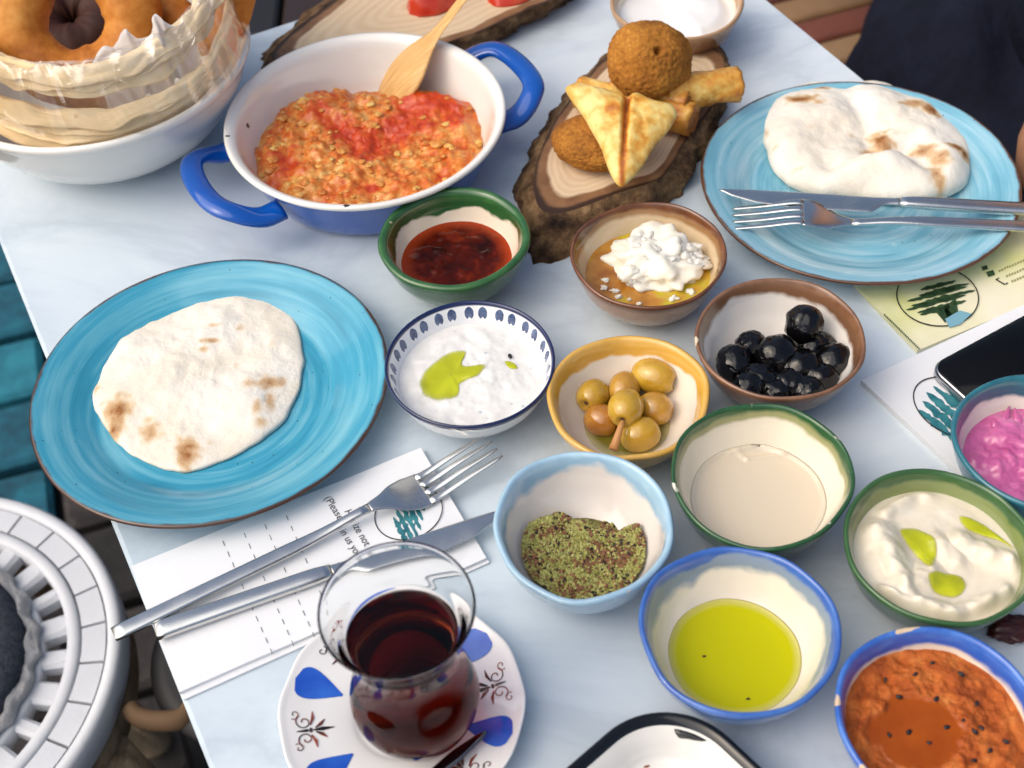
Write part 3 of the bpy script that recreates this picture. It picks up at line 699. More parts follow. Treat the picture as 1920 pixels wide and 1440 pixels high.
# ------------------------------------------------------------------ flatbreads and pastry
def loaf(name, outline, z0, hfn, mat, nr=46, nt=150, edge=.0024, attr=None, parent=None, under=.0012, edge_z=None):
    """bread shape from a world xy outline. hfn(x,y,k)-> height of the top above z0 (k 0 centre..1 edge)"""
    O = closed_smooth(outline, nt); c = O.mean(0)
    O = np.array([c + (o_ - c) * (1 + .030 * nz(o_[0], o_[1], 3, 55, 2)) for o_ in O])
    if O[:, 0] @ np.roll(O[:, 1], -1) - O[:, 1] @ np.roll(O[:, 0], -1) < 0: O = O[::-1]
    V = []; AT = {k: [] for k in (attr or {})}
    for j in range(nr + 1):
        k = (j / nr) ** .9
        for x, y in O:
            X, Y = c[0] + (x - c[0]) * k, c[1] + (y - c[1]) * k
            ez = edge_z(X, Y) if edge_z else 0
            V.append((X, Y, z0 + ez + edge * .5 + max(0, hfn(X, Y, k) - edge * .5) * math.sqrt(max(0, 1 - k ** 7))))
            for q, fn in (attr or {}).items(): AT[q].append(fn(X, Y))
    for k in (.97, .85, .5, .02):
        for x, y in O:
            X, Y = c[0] + (x - c[0]) * k, c[1] + (y - c[1]) * k
            V.append((X, Y, z0 + (edge_z(X, Y) if edge_z else 0) + (edge * .12 if k > .9 else 0)))
            for q, fn in (attr or {}).items(): AT[q].append(fn(X, Y) if k > .9 else 0)
    return mk(name, V, grid_faces(nt, nr + 5, True), mat, parent, attrs=AT)
M = Mat('flatbread_crumb', rough=.75, spec=.25).sss(.1, (1, .8, .6), .002)
ch = M.attr('char')
gr = M.mth('ADD', ch, M.mth('MULTIPLY', M.mth('SUBTRACT', M.noise(520, 4, .7), .5), M.mth('MULTIPLY', M.mth('MULTIPLY', ch, .7), M.mth('SUBTRACT', 1.25, ch))))
gr = M.mth('ADD', gr, M.mth('MULTIPLY', M.mth('SUBTRACT', M.noise(60, 4, .6), .5), .18))
base = M.ramp(M.noise(30, 5), [(.3, C(226, 215, 195)), (.55, C(234, 227, 213)), (.75, C(236, 231, 222))])
c = M.mix(M.ramp(gr, [(.10, 0), (.36, .75), (.7, 1)]), base, M.ramp(gr, [(.1, C(222, 196, 150)), (.4, C(196, 152, 96)), (.72, C(150, 98, 54)), (1, C(84, 50, 28))]))
M.set('Base Color', c); M.bump(M.noise(38, 4, dist=.6), .4, .004); M.bump(M.noise(300, 5, .65), .45, .0014)
mat_bread = M.m
def chars(spots, z, k_=1.0):
    S_ = []
    for px, py, rx, ry, s in spots:
        q = P(px, py, z); S_.append((q.x, q.y, rx * k_ / 3100, ry * k_ / 2450, s))
    def fn(X, Y):
        v = 0
        for x, y, a, b, s in S_:
            dx, dy = (X - x) / a, (Y - y) / b; d = dx * dx + dy * dy
            if d < 9: v = max(v, s * math.exp(-d * (1 + .5 * nz(X, Y, 3, 150, 2)) ** 2 * .9) * (1 + .35 * nz(X, Y, 5, 240, 2)))
        return v
    return fn
zb = .009
outL = [(180, 660), (194, 622), (215, 606), (262, 598), (305, 580), (330, 562), (400, 543), (460, 540), (522, 556), (552, 596), (566, 640), (565, 700), (545, 760), (500, 815), (455, 845), (400, 866), (345, 885), (290, 873), (230, 836), (190, 796), (168, 745), (184, 704)]
fc = chars([(222, 775, 24, 26, .72), (214, 805, 16, 18, .6), (282, 812, 18, 24, .5), (352, 848, 21, 25, .72), (508, 722, 22, 14, .55), (478, 728, 26, 10, .35), (484, 772, 10, 16, .4), (508, 758, 10, 26, .4), (492, 795, 18, 10, .35), (398, 648, 22, 5, .5), (384, 664, 8, 5, .5), (404, 620, 16, 5, .35), (452, 622, 8, 7, .4), (430, 556, 5, 5, .4), (512, 650, 10, 6, .3), (181, 730, 7, 12, .4), (225, 625, 7, 7, .25), (443, 690, 6, 6, .25), (595, 825, 9, 6, .25), (395, 832, 8, 6, .3), (560, 610, 6, 14, .25)], zb)
bump_l = [(P(330, 690, zb), .022, .0035), (P(430, 600, zb), .02, .003), (P(450, 760, zb), .02, .003), (P(260, 700, zb), .02, .0025)]
def hL(x, y, k):
    h = .0062 - .0015 * k + .0022 * nz(x, y, 3, 30, 3) + .0006 * nz(x, y, 1, 110, 3)
    for q, r_, a in bump_l: h += a * math.exp(-((x - q.x) ** 2 + (y - q.y) ** 2) / r_ ** 2)
    return h
tag(loaf('flatbread', [tuple(P(a, b, zb))[:2] for a, b in outL], .0058, hL, mat_bread, attr={'char': fc}), 'flat white flatbread with brown scorch spots on the turquoise plate', 'bread')
zc = .016
outR = [(1431, 225), (1442, 188), (1490, 158), (1530, 147), (1600, 146), (1660, 148), (1700, 168), (1752, 184), (1785, 214), (1812, 250), (1827, 292), (1818, 332), (1780, 356), (1700, 368), (1600, 362), (1520, 350), (1467, 325), (1442, 285), (1434, 252)]
fc2 = chars([(1505, 172, 26, 10, .75), (1535, 180, 14, 8, .4), (1545, 145, 14, 5, .6), (1718, 180, 22, 10, .6), (1750, 188, 14, 14, .85), (1655, 248, 16, 18, .75), (1640, 262, 18, 6, .6), (1735, 265, 22, 12, .55), (1765, 285, 18, 16, .55), (1760, 315, 12, 20, .6), (1800, 262, 14, 9, .85), (1815, 268, 8, 10, .9), (1525, 345, 14, 5, .6), (1500, 300, 12, 3, .35), (1440, 222, 5, 12, .35), (1660, 355, 8, 10, .4), (1455, 258, 8, 4, .3), (1600, 235, 9, 7, .25), (1520, 228, 12, 5, .2), (1590, 300, 40, 5, .16), (1690, 235, 30, 8, .2), (1470, 300, 10, 8, .2)], .028, 1.3)
ridges = [(P(1640, 265, .03), P(1560, 330, .03), .014, .006), (P(1680, 290, .03), P(1760, 345, .03), .016, .008), (P(1470, 230, .03), P(1560, 200, .03), .02, .006), (P(1650, 175, .03), P(1740, 215, .03), .018, .006), (P(1790, 270, .03), P(1800, 320, .03), .012, .006), (P(1500, 300, .03), P(1480, 260, .03), .014, .004)]
val = [(P(1610, 170, .03), P(1640, 262, .03), .008, -.005), (P(1700, 262, .03), P(1745, 290, .03), .007, -.005), (P(1640, 262, .03), P(1560, 290, .03), .007, -.004), (P(1640, 265, .03), P(1700, 255, .03), .005, -.004)]
def hR(x, y, k):
    h = .0135 + .0035 * nz(x, y, 6, 26, 3) + .0006 * nz(x, y, 1, 110, 2)
    for a, b, w_, s in ridges + val:
        d, _ = seg_d(x, y, a[:2], b[:2]); h += s * math.exp(-(d / w_) ** 2)
    return h
tag(loaf('flatbread', [tuple(P(a, b, zc))[:2] for a, b in outR], .0062, hR, mat_bread, attr={'char': fc2}, edge=.008, nr=60, nt=170), 'puffy folded flatbread with scorched edges on the light blue plate', 'bread')

# ------------------------------------------------------------------ blue enamel pan
def enamel(name, col, rough=.1, chipc=C(22, 22, 26), th=.775, seed=1):
    M = Mat(name, rough=rough, spec=.55, Coat_Weight=.4, Coat_Roughness=.04)
    ch = M.ramp(M.noise(34, 3, seed=seed), [(th, 0), (th + .01, 1)])
    M.set('Base Color', M.mix(ch, M.ramp(M.noise(20, 3), [(.3, tuple(x * .94 for x in col[:3]) + (1,)), (.7, col)]), chipc)); M.bump(M.noise(20, 2), .08, .002); return M.m
mat_we = enamel('white_enamel', C(234, 231, 224)); mat_be = enamel('blue_enamel', C(12, 82, 172), .1, th=.79, seed=6)
pc0 = Vector((-.1112 * S, .9355 * S, 0)); PR = .1229 * S; PH = .06 * S
pan = thing('enamel_pan', pc0, 'blue enamel pan with white inside and two loop handles, full of eggs', 'pan')
lathe('pan_inside', pc0, [(PR * .995, PH - .0028, 0), (PR * 1.003, PH - .0012, .1), (PR * .995, PH + .0004, .2), (PR * .965, PH + .0002, .3), (PR * .925, PH - .003, .4), (PR * .885, PH * .72, .5), (PR * .83, PH * .42, .6), (PR * .77, PH * .2, .7), (PR * .68, PH * .10, .8), (PR * .4, PH * .08, .9), (0, PH * .08, 1)], mat_we, 160, pan, m_=70)
lathe('pan_outside', pc0, [(0, .001, 0), (PR * .66, .0, .1), (PR * .74, .002, .2), (PR * .80, PH * .15, .3), (PR * .87, PH * .42, .5), (PR * .92, PH * .72, .7), (PR * .955, PH - .004, .9), (PR * .985, PH - .0026, 1)], mat_be, 160, pan, m_=50)
hd = (P(965, 140, .04) - P(430, 345, .04)); hd.z = 0; hd.normalize(); hp = Vector((-hd.y, hd.x, 0))
for s in (1, -1):
    pts = []
    for x, y in ((.85, .39), (1.0, .40), (1.12, .37), (1.22, .28), (1.265, .12), (1.265, -.12), (1.22, -.28), (1.12, -.37), (1.0, -.40), (.85, -.39)):
        pts.append((x, y))
    sm = crom(pts, 40)
    path = [pc0 + hd * (s * PR * x) + hp * (PR * y) + Vector((0, 0, PH * (.60 + .22 * sstep(.95, 1.25, x)))) for x, y in sm]
    rad = [lerp(.0095, .0078, sstep(.95, 1.2, x)) for x, y in sm]
    V, Fc = tube(path, rad, 16, True, .55); mk('handle', V, Fc, mat_be, pan)
# chips on the rim
mat_chip = simple('chipped_steel', C(26, 26, 30), .5)
for px, py, a in ((652, 376, .0028), (425, 256, .0022)):
    q = P(px, py, PH); d = (q - pc0); d.z = 0; q = pc0 + d.normalized() * (PR * .975) + Vector((0, 0, PH + .0003))
    V, Fc = blob(q, a * .7, px, .5, 3, 2, (1.2, .7, .22)); mk('enamel_chip', V, Fc, mat_chip, pan)
# scrambled eggs with tomato
M = Mat('tomato_eggs', rough=.35, spec=.4, Coat_Weight=.15, Coat_Roughness=.08)
red = M.attr('red')
egg = M.ramp(M.mth('ADD', M.mth('MULTIPLY', M.noise(62, 4, .6), .55), M.mth('MULTIPLY', M.noise(260, 4, .6), .45)), [(.34, C(176, 56, 12)), (.42, C(198, 92, 26)), (.50, C(208, 120, 46)), (.59, C(220, 160, 84)), (.70, C(236, 208, 140))])
rd = M.ramp(M.noise(110, 4, .6), [(.28, C(166, 42, 8)), (.55, C(196, 66, 16)), (.75, C(206, 104, 32))])
M.set('Base Color', M.mix(M.ramp(M.mth('ADD', red, M.mth('MULTIPLY', M.mth('SUBTRACT', M.noise(190, 4, .7), .5), .9)), [(.38, 0), (.75, 1)]), egg, rd))
M.bump(M.noise(300, 4, .6), .35, .0012)
mat_eggs = M.m
Rf = PR * .835
reds = [(690, 275, 60, 30), (790, 200, 55, 22), (640, 240, 40, 18), (540, 310, 30, 20), (760, 235, 60, 22), (850, 225, 25, 20), (600, 215, 30, 14), (500, 340, 25, 15), (700, 352, 20, 10), (840, 190, 40, 16)]
def redf(X, Y):
    px, py = pix((X, Y, .024)); v = .12 + .25 * nz(X, Y, 2, 70, 2)
    for a, b, c2, d2 in reds: v += .75 * math.exp(-((px - a) / c2) ** 2 - ((py - b) / d2) ** 2)
    return v
def egh(X, Y, f):
    px, py = pix((X, Y, .024))
    h = .0245 + .0045 * nz(X, Y, 5, 45, 3) + .0026 * nz(X, Y, 9, 110, 2) * (1.2 - min(1, redf(X, Y))) + .0005 * nz(X, Y, 9, 380, 2)
    h += .006 * math.exp(-((px - 600) / 60) ** 2 - ((py - 205) / 30) ** 2) + .006 * math.exp(-((px - 820) / 50) ** 2 - ((py - 190) / 22) ** 2) - .005 * math.exp(-((px - 740) / 80) ** 2 - ((py - 265) / 30) ** 2)
    back = sstep(188, 150, py + 10 * nz(px / 25, py / 25, 1, 1, 2)); h -= .012 * back
    return h - .006 * sstep(.85, 1, f)
V = []; AT = []; nt, nr = 220, 110
for j in range(nr + 1):
    f = j / nr
    for i in range(nt):
        t = 2 * math.pi * i / nt; X, Y = pc0.x + Rf * f * math.cos(t), pc0.y + Rf * f * math.sin(t)
        V.append((X, Y, egh(X, Y, f))); AT.append(redf(X, Y))
for f in (.9, .5, .02):
    for i in range(nt):
        t = 2 * math.pi * i / nt; V.append((pc0.x + Rf * f * math.cos(t), pc0.y + Rf * f * math.sin(t), .012 if f > .8 else .0065)); AT.append(0)
eggs = tag(mk('scrambled_eggs', V, grid_faces(nt, nr + 4, True), mat_eggs, attrs={'red': AT}), 'scrambled eggs with red tomato filling the blue enamel pan', 'eggs')
M = Mat('egg_curd', rough=.4, spec=.4, Coat_Weight=.2).sss(.15, (1, .7, .3), .002)
rnd = M.n('ShaderNodeTexNoise', {'Vector': M.tc(), 'Scale': 60.0})
M.set('Base Color', M.ramp(M.noise(85, 4, .6), [(.32, C(192, 92, 30)), (.48, C(208, 134, 56)), (.62, C(224, 180, 94)), (.78, C(236, 210, 134))])); M.bump(M.noise(420, 4), .6, .0015)
rn = random.Random(21); L = []
for k in range(260):
    a = rn.uniform(0, 6.28); f = .97 * math.sqrt(rn.random()); X, Y = pc0.x + Rf * f * math.cos(a), pc0.y + Rf * f * math.sin(a)
    if redf(X, Y) > .5 and rn.random() < .85: continue
    L.append(blob((X, Y, egh(X, Y, f) + .0003), rn.uniform(.0010, .0046) * (.4 + .6 * rn.random() ** 2), k, .5, 1.8, 3, (1.2, 1, .40)))
V, Fc = join(L); tag(mk('egg_curds', V, Fc, M.m, eggs), kind='stuff')
# wooden spoon
M = Mat('spoon_wood', rough=.5, spec=.35); wv = M.map(M.tc(), (1, 1, 1), (0, 0, R(-38)))
st = M.noise(1, 4, .6, v=M.map(M.tc(), (22, 420, 60), (0, 0, R(-42))))
M.set('Base Color', M.ramp(st, [(.3, C(196, 146, 84)), (.55, C(216, 172, 110)), (.75, C(226, 188, 132))])); M.bump(st, .1, .0006)
sT, sN = P(722, 188, .012), P(820, 60, .058)
xs = crom([tuple(sT.lerp(sN, t)) + (w_,) for t, w_ in ((0, .0150), (.18, .0205), (.38, .0232), (.58, .0200), (.78, .0120), (.93, .0074), (1.1, .0055), (1.6, .0050), (2.3, .0056), (2.36, .0040))], 70)
V, Fc = tube([x[:3] for x in xs], [x[3] for x in xs], 20, True, .20)
# dish the blade a little
V = [Vector(v) for v in V]
tag(mk('wooden_spoon', V, Fc, M.m), 'pale wooden spoon standing in the scrambled eggs', 'spoon')

# ------------------------------------------------------------------ wood slice boards
def wood_slice(name, top_px, bot_px, zt, label, nt=200, ring_c=(0, 0), seed=1, ring_s=1.0):
    T = closed_smooth([tuple(P(a, b, zt))[:2] for a, b in top_px], nt); B = closed_smooth([tuple(P(a, b, 0))[:2] for a, b in bot_px], nt)
    if T[:, 0] @ np.roll(T[:, 1], -1) - T[:, 1] @ np.roll(T[:, 0], -1) < 0: T, B = T[::-1], B[::-1]
    c = T.mean(0); root = thing(name, (c[0], c[1], 0), label, 'board', 'wood slice boards')
    # re-index the bottom outline by angle so that walls stay untwisted
    def byang(O, cc):
        a = np.unwrap(np.arctan2(O[:, 1] - cc[1], O[:, 0] - cc[0])); return a
    aT = np.arctan2(T[:, 1] - c[1], T[:, 0] - c[0]); cb = B.mean(0)
    aB = np.arctan2(B[:, 1] - c[1], B[:, 0] - c[0]); rB = np.hypot(B[:, 0] - c[0], B[:, 1] - c[1]); s = np.argsort(aB)
    rb = np.interp(aT, np.r_[aB[s] - 2 * math.pi, aB[s], aB[s] + 2 * math.pi], np.r_[rB[s], rB[s], rB[s]])
    Bm = c + np.stack([np.cos(aT), np.sin(aT)], -1) * rb[:, None]
    M = Mat(name + '_grain', rough=.55, spec=.3); v = M.uv('Y')
    d = M.mth('ADD', v, M.mth('MULTIPLY', M.mth('SUBTRACT', M.noise(18, 4, seed=seed), .5), .2))
    wv = M.mth('SINE', M.mth('MULTIPLY', d, 95 * ring_s)); wv = M.mth('ADD', M.mth('MULTIPLY', wv, .5), .5)
    base = M.ramp(M.noise(8, 5, seed=seed), [(.3, C(208, 182, 148)), (.7, C(224, 203, 172))])
    c1 = M.mix(M.mth('MULTIPLY', wv, .30), base, C(186, 150, 108))
    c1 = M.mix(M.ramp(d, [(.84, 0), (.875, 1)]), c1, M.ramp(M.noise(60, 4), [(.3, C(112, 78, 52)), (.7, C(146, 108, 74))]))
    c1 = M.mix(M.ramp(d, [(.95, 0), (.985, 1)]), c1, C(58, 40, 30))
    M.set('Base Color', c1); M.bump(wv, .08, .0006); M.bump(M.noise(200, 3), .12, .0008)
    V = []; UV = []; nr = 30
    for j in range(nr + 1):
        k = j / nr
        for x, y in T: V.append((c[0] + (x - c[0]) * k, c[1] + (y - c[1]) * k, zt + .0005 * nz(x * k, y * k, 1, 30, 2))); UV.append((0, k))
    mk('cut_face', V, grid_faces(nt, nr + 1, True), M.m, root, UV)
    M = Mat(name + '_bark', rough=.9, spec=.2)
    nb = M.noise(42, 7, .7, seed=seed)
    M.set('Base Color', M.ramp(nb, [(.30, C(30, 22, 19)), (.42, C(78, 58, 42)), (.56, C(128, 100, 70)), (.74, C(172, 144, 106))])); M.bump(M.noise(110, 6, .7), .9, .004)
    V = []; nb_ = 14
    for j in range(nb_ + 1):
        k = j / nb_
        for i in range(nt):
            p = T[i] * (1 - k) + Bm[i] * k; dd = p - c; L_ = np.hypot(*dd); dd = dd / L_
            bul = .004 * math.sin(math.pi * k) + (.0062 * nz(p[0], p[1], k * .02 + seed, 52, 3) + .0034 * abs(nz(p[0], p[1], k * .012, 190, 2))) * sstep(0, .12, k)
            p = p + dd * bul; V.append((p[0], p[1], zt * (1 - k) + (.0022 * nz(p[0], p[1], 5, 120, 2) * (sstep(0, .1, k) * (1 - k)))))
    Fc = grid_faces(nt, nb_ + 1, True) + [tuple(nb_ * nt + i for i in range(nt))[::-1]]
    mk('bark', V, Fc, M.m, root)
    return root
ZB = .021
wood_slice('wood_board', [(1003, 368), (1003, 321), (1016, 277), (1037, 233), (1077, 175), (1095, 152), (1136, 111), (1190, 84), (1250, 74), (1315, 80), (1352, 100), (1358, 125), (1352, 150), (1336, 200), (1308, 236), (1279, 275), (1250, 321), (1232, 338), (1168, 359), (1083, 391), (1037, 401), (1014, 392)],
           [(972, 372), (972, 345), (998, 300), (1025, 250), (1060, 200), (1090, 170), (1130, 130), (1190, 100), (1250, 90), (1320, 98), (1362, 120), (1362, 150), (1345, 225), (1320, 285), (1290, 325), (1262, 372), (1230, 395), (1180, 425), (1110, 462), (1060, 490), (1030, 497), (1003, 490), (985, 440)], ZB, 'oval wood slice with rough bark edge carrying croquettes and pastries', seed=2)
wood_slice('wood_board', [(510, 105), (545, 62), (600, 20), (680, -40), (800, -110), (920, -120), (1030, -90), (1085, -45), (1050, -8), (985, 20), (880, 66), (760, 100), (620, 120), (540, 125)],
           [(492, 122), (530, 72), (590, 28), (675, -30), (800, -100), (920, -108), (1040, -78), (1100, -30), (1064, 6), (1000, 38), (900, 86), (760, 126), (620, 145), (530, 145)], ZB, 'wood slice with dark bark behind the pan carrying tomato wedges', seed=9, ring_s=.6)
# tomato wedges
M = Mat('tomato_flesh', rough=.25, spec=.5, Coat_Weight=.3).sss(.3, (1, .25, .1), .004)
M.set('Base Color', M.ramp(M.noise(50, 4), [(.3, C(186, 44, 22)), (.55, C(206, 64, 34)), (.75, C(216, 98, 58))])); M.bump(M.noise(80, 3), .2, .002)
def wedge(px, py, L, W, H, rz, seed, label):
    q = P(px, py, ZB); nu, nv = 30, 16; V = []
    rot = Matrix.Rotation(rz, 3, 'Z')
    for j in range(nv + 1):
        t = -1 + 2 * j / nv; r_ = math.sqrt(max(.0, 1 - t * t)) 
        for i in range(nu):
            a = 2 * math.pi * i / nu; ca, sa = math.cos(a), math.sin(a)
            y = W * ca * r_ * .9; z = H * max(0, 1 - abs(ca) ** 1.6 * .9) * (1 if sa > 0 else 0) * r_
            p = rot @ Vector((L * t, y, z)); k = 1 + .06 * nz(p.x, p.y, p.z + seed, 90, 2)
            V.append(q + p * k)
    return tag(mk('tomato_wedge', V, grid_faces(nu, nv + 1, True), M.m), label, 'tomato', 'tomato wedges')
wedge(815, 5, .024, .019, .022, R(35), 1, 'large red tomato wedge touching the wooden spoon handle')
wedge(960, -8, .021, .016, .015, R(20), 2, 'smaller red tomato wedge near the bark edge of the board')

# ------------------------------------------------------------------ croquettes and fried pastry
M = Mat('breadcrumb_crust', rough=.65, spec=.3)
f = M.mth('ADD', M.mth('MULTIPLY', M.noise(40, 4), .5), M.mth('MULTIPLY', M.noise(380, 4, .7), .5))
M.set('Base Color', M.ramp(f, [(.32, C(112, 64, 18)), (.45, C(160, 100, 32)), (.56, C(184, 122, 42)), (.7, C(212, 158, 72))])); M.bump(M.noise(520, 4, .7), .8, .002)
mat_cru = M.m
def croquette(px, py, z, sq, rad, seed, label, hole=None, rot=0):
    c = P(px, py, z); bm = bmesh.new(); bmesh.ops.create_icosphere(bm, subdivisions=6, radius=1); V = []
    hd_ = (CAM - c).normalized()
    if hole: hd_ = (P(*hole, z + rad * .7) - c).normalized()
    rm = Matrix.Rotation(rot, 3, 'Z')
    for v in bm.verts:
        p = v.co.copy()
        k = 1 + .10 * nz(p.x, p.y, p.z + seed, 1.1, 2) + .034 * nz(p.x, p.y, p.z + seed, 11, 3) + .018 * abs(nz(p.x, p.y, p.z + seed, 40, 1))
        w_ = rm @ Vector((p.x * sq[0], p.y * sq[1], p.z * sq[2]))
        if hole:
            d = (w_.normalized() - hd_).length
            k -= .3 * sstep(.13 + .05 * nz(p.x, p.y, p.z, 9, 2), .03, d)
        V.append(c + w_ * (rad * k))
    Fc = [tuple(q.index for q in f.verts) for f in bm.faces]; bm.free()
    return tag(mk('croquette', V, Fc, mat_cru), label, 'croquette', 'breadcrumbed croquettes')
croquette(1114, 266, ZB + .0125, (1.15, 1.0, .60), .0245, 3, 'round brown croquette lying on the board under the pastry', rot=R(-20))
croquette(1217, 112, ZB + .040, (1.04, 1.0, .95), .0275, 8, 'large brown croquette with a small hole, on top of the pastries', hole=(1234, 95))
M = Mat('fried_pastry', rough=.4, spec=.4, Coat_Weight=.15, Coat_Roughness=.2)
f = M.mth('ADD', M.mth('MULTIPLY', M.noise(36, 4), .6), M.mth('MULTIPLY', M.noise(140, 4), .4))
f = M.mth('ADD', f, M.mth('MULTIPLY', M.attr('brown'), .35))
M.set('Base Color', M.ramp(f, [(.34, C(234, 206, 128)), (.45, C(224, 178, 88)), (.54, C(208, 144, 54)), (.66, C(178, 104, 34)), (.85, C(132, 70, 26))])); M.bump(M.noise(120, 4), .35, .0015)
mat_pas = M.m
# folded triangular pastry
zp = ZB + .031
tri = [(1060, 182), (1078, 172), (1110, 180), (1150, 188), (1176, 195), (1195, 190), (1230, 200), (1262, 206), (1270, 218), (1258, 235), (1230, 262), (1205, 292), (1180, 316), (1164, 322), (1150, 312), (1128, 270), (1095, 225)]
cr0, cr1 = P(1176, 200, zp), P(1166, 318, zp)
def ph(x, y, k):
    d, t = seg_d(x, y, cr0[:2], cr1[:2])
    return .0065 + .0055 * (1 - k * k) - .0050 * math.exp(-(d / .0020) ** 2) * sstep(1.05, .3, t) + .0012 * nz(x, y, 1, 80, 3)
slope0 = P(1166, 320, zp)
def pez(x, y): return max(-.012, min(.010, ((y - cr1.y) / (cr0.y - cr1.y) - .5) * .016))
def brn(x, y):
    d, t = seg_d(x, y, cr0[:2], cr1[:2]); px, py = pix((x, y, zp + .008))
    return 1.0 * math.exp(-(d / .0022) ** 2) + .7 * math.exp(-((px - 1146) / 14) ** 2 - ((py - 205) / 9) ** 2) + .5 * math.exp(-((px - 1200) / 10) ** 2 - ((py - 232) / 9) ** 2) - .25
tag(loaf('folded_pastry', [tuple(P(a, b, zp))[:2] for a, b in tri], zp - .006, ph, mat_pas, 50, 160, .004, {'brown': brn}, edge_z=pez), 'golden fried pastry folded into two triangles over the croquette', 'pastry')
def roll(a, b, za, zb_, r, seed, label):
    p0, p1 = P(*a, za), P(*b, zb_); n = 22; d = (p1 - p0).normalized(); sx = d.cross(Vector((0, 0, 1))).normalized(); sy = sx.cross(d); V = []; nu = 40; at = []
    for j in range(n + 1):
        t = j / n
        for i in range(nu):
            an = 2 * math.pi * i / nu; rr = r * (1 + .10 * nz(math.cos(an), math.sin(an), t * 3 + seed, 1.2, 2) + .05 * nz(math.cos(an) * 2, math.sin(an) * 2, t * 6 + seed, 2, 2) + (.10 if (an + t * 4) % 6.28 < 1.6 else 0))
            V.append(p0.lerp(p1, t) + d * (.002 * nz(math.cos(an), math.sin(an), seed, 2, 2) * (t > .8)) + sx * rr * math.cos(an) + sy * rr * math.sin(an)); at.append(.2 * abs(t - .5))
    Fc = grid_faces(nu, n + 1, True)
    # hollow rolled ends
    for t, p, s in ((0, p0, 1), (1, p1, -1)):
        base = len(V)
        for kk, dep in ((.78, .001), (.62, -.0015 * 1), (.55, .006), (.02, .007)):
            for i in range(nu):
                an = 2 * math.pi * i / nu; V.append(p + d * (s * dep) + sx * r * kk * math.cos(an) + sy * r * kk * math.sin(an)); at.append(.3)
        o_ = 0 if t == 0 else n * nu
        for i in range(nu):
            q = (o_ + i, o_ + (i + 1) % nu, base + (i + 1) % nu, base + i); Fc.append(q[::-1] if t == 0 else q)
        Fc += grid_faces(nu, 4, True, base, flip=(t == 0))
    return tag(mk('cheese_roll', V, Fc, mat_pas, attrs={'brown': at}), label, 'pastry', 'fried cheese rolls')
roll((1245, 172), (1384, 158), ZB + .021, ZB + .017, .0118, 1, 'fried pastry roll jutting out over the bark edge')
roll((1085, 172), (1300, 226), ZB + .012, ZB + .011, .0112, 5, 'fried pastry roll lying under the folded pastry')
roll((1150, 160), (1290, 195), ZB + .020, ZB + .018, .0085, 9, 'pale thin pastry roll squeezed beneath the large croquette')

# ------------------------------------------------------------------ saucer and tea glass
M = Mat('white_porcelain', C(232, 231, 230), .1, .55, Coat_Weight=.3, Coat_Roughness=.03); M.bump(M.noise(25, 2), .05, .002); mat_porc = M.m
sc0 = Vector((-.0826 * S, .3914 * S, 0)); SR = .077 * S
sprof = [(0, .0045), (SR * .33, .0045), (SR * .38, .0047), (SR * .43, .0062), (SR * .55, .0082), (SR * .75, .0108), (SR * .93, .0138), (SR * .985, .0150)]
def sz(r): return float(np.interp(r, [q[0] for q in sprof], [q[1] for q in sprof]))
def sw(t, rr, zz):
    k = sstep(.5, 1, rr / SR); w_ = math.cos(12 * t + .5)
    return rr * (1 + .006 * k * w_), zz + .0004 * k * w_
saucer = thing('tea_saucer', sc0, 'white scalloped saucer with blue petals under the tea glass', 'saucer')
lathe('dish', sc0, [(0, .0015, 0), (SR * .44, .0015, .1), (SR * .47, 0, .15), (SR * .5, .0012, .2), (SR * .55, .0045, .3), (SR * .8, .0085, .4), (SR * .97, .0128, .5), (SR, .0143, .53), (SR * .995, .0153, .56), (SR * .97, .0148, .6)] + [(r, z, .99) for r, z in sprof[:-1][::-1]], mat_porc, 180, saucer, sw, 110)
mat_cob = Mat('cobalt_glaze', rough=.1, spec=.5, Coat_Weight=.3); mat_cob.set('Base Color', mat_cob.ramp(mat_cob.noise(60, 2), [(.3, C(26, 76, 184)), (.7, C(50, 108, 206))])); mat_cob = mat_cob.m
mat_mot = Mat('dark_gilt', rough=.3, spec=.5); mat_mot.set('Base Color', mat_mot.ramp(mat_mot.noise(90, 2), [(.42, C(30, 24, 26)), (.6, C(140, 58, 30))])); mat_mot = mat_mot.m
def on_saucer(r, t, dz=.00025):
    rr, z = sw(t, r, sz(r)); return (sc0.x + rr * math.cos(t), sc0.y + rr * math.sin(t), z + dz)
def ang_of(px, py):
    q = P(px, py, .012); return math.atan2(q.y - sc0.y, q.x - sc0.x), math.hypot(q.x - sc0.x, q.y - sc0.y)
a0, _ = ang_of(582, 1282)
def strip_on(pts, w_, dz=.0003):
    """flat ribbon following (r,t) points on the saucer; w_ half width list"""
    V = []; n = len(pts)
    P3 = [Vector(on_saucer(r, t, dz)) for r, t in pts]
    for i, p in enumerate(P3):
        tg = (P3[min(i + 1, n - 1)] - P3[max(i - 1, 0)]).normalized(); s_ = Vector((-tg.y, tg.x, 0)) * w_[i]
        V += [p - s_, p + s_]
    return V, [(2 * i, 2 * i + 2, 2 * i + 3, 2 * i + 1) for i in range(n - 1)]
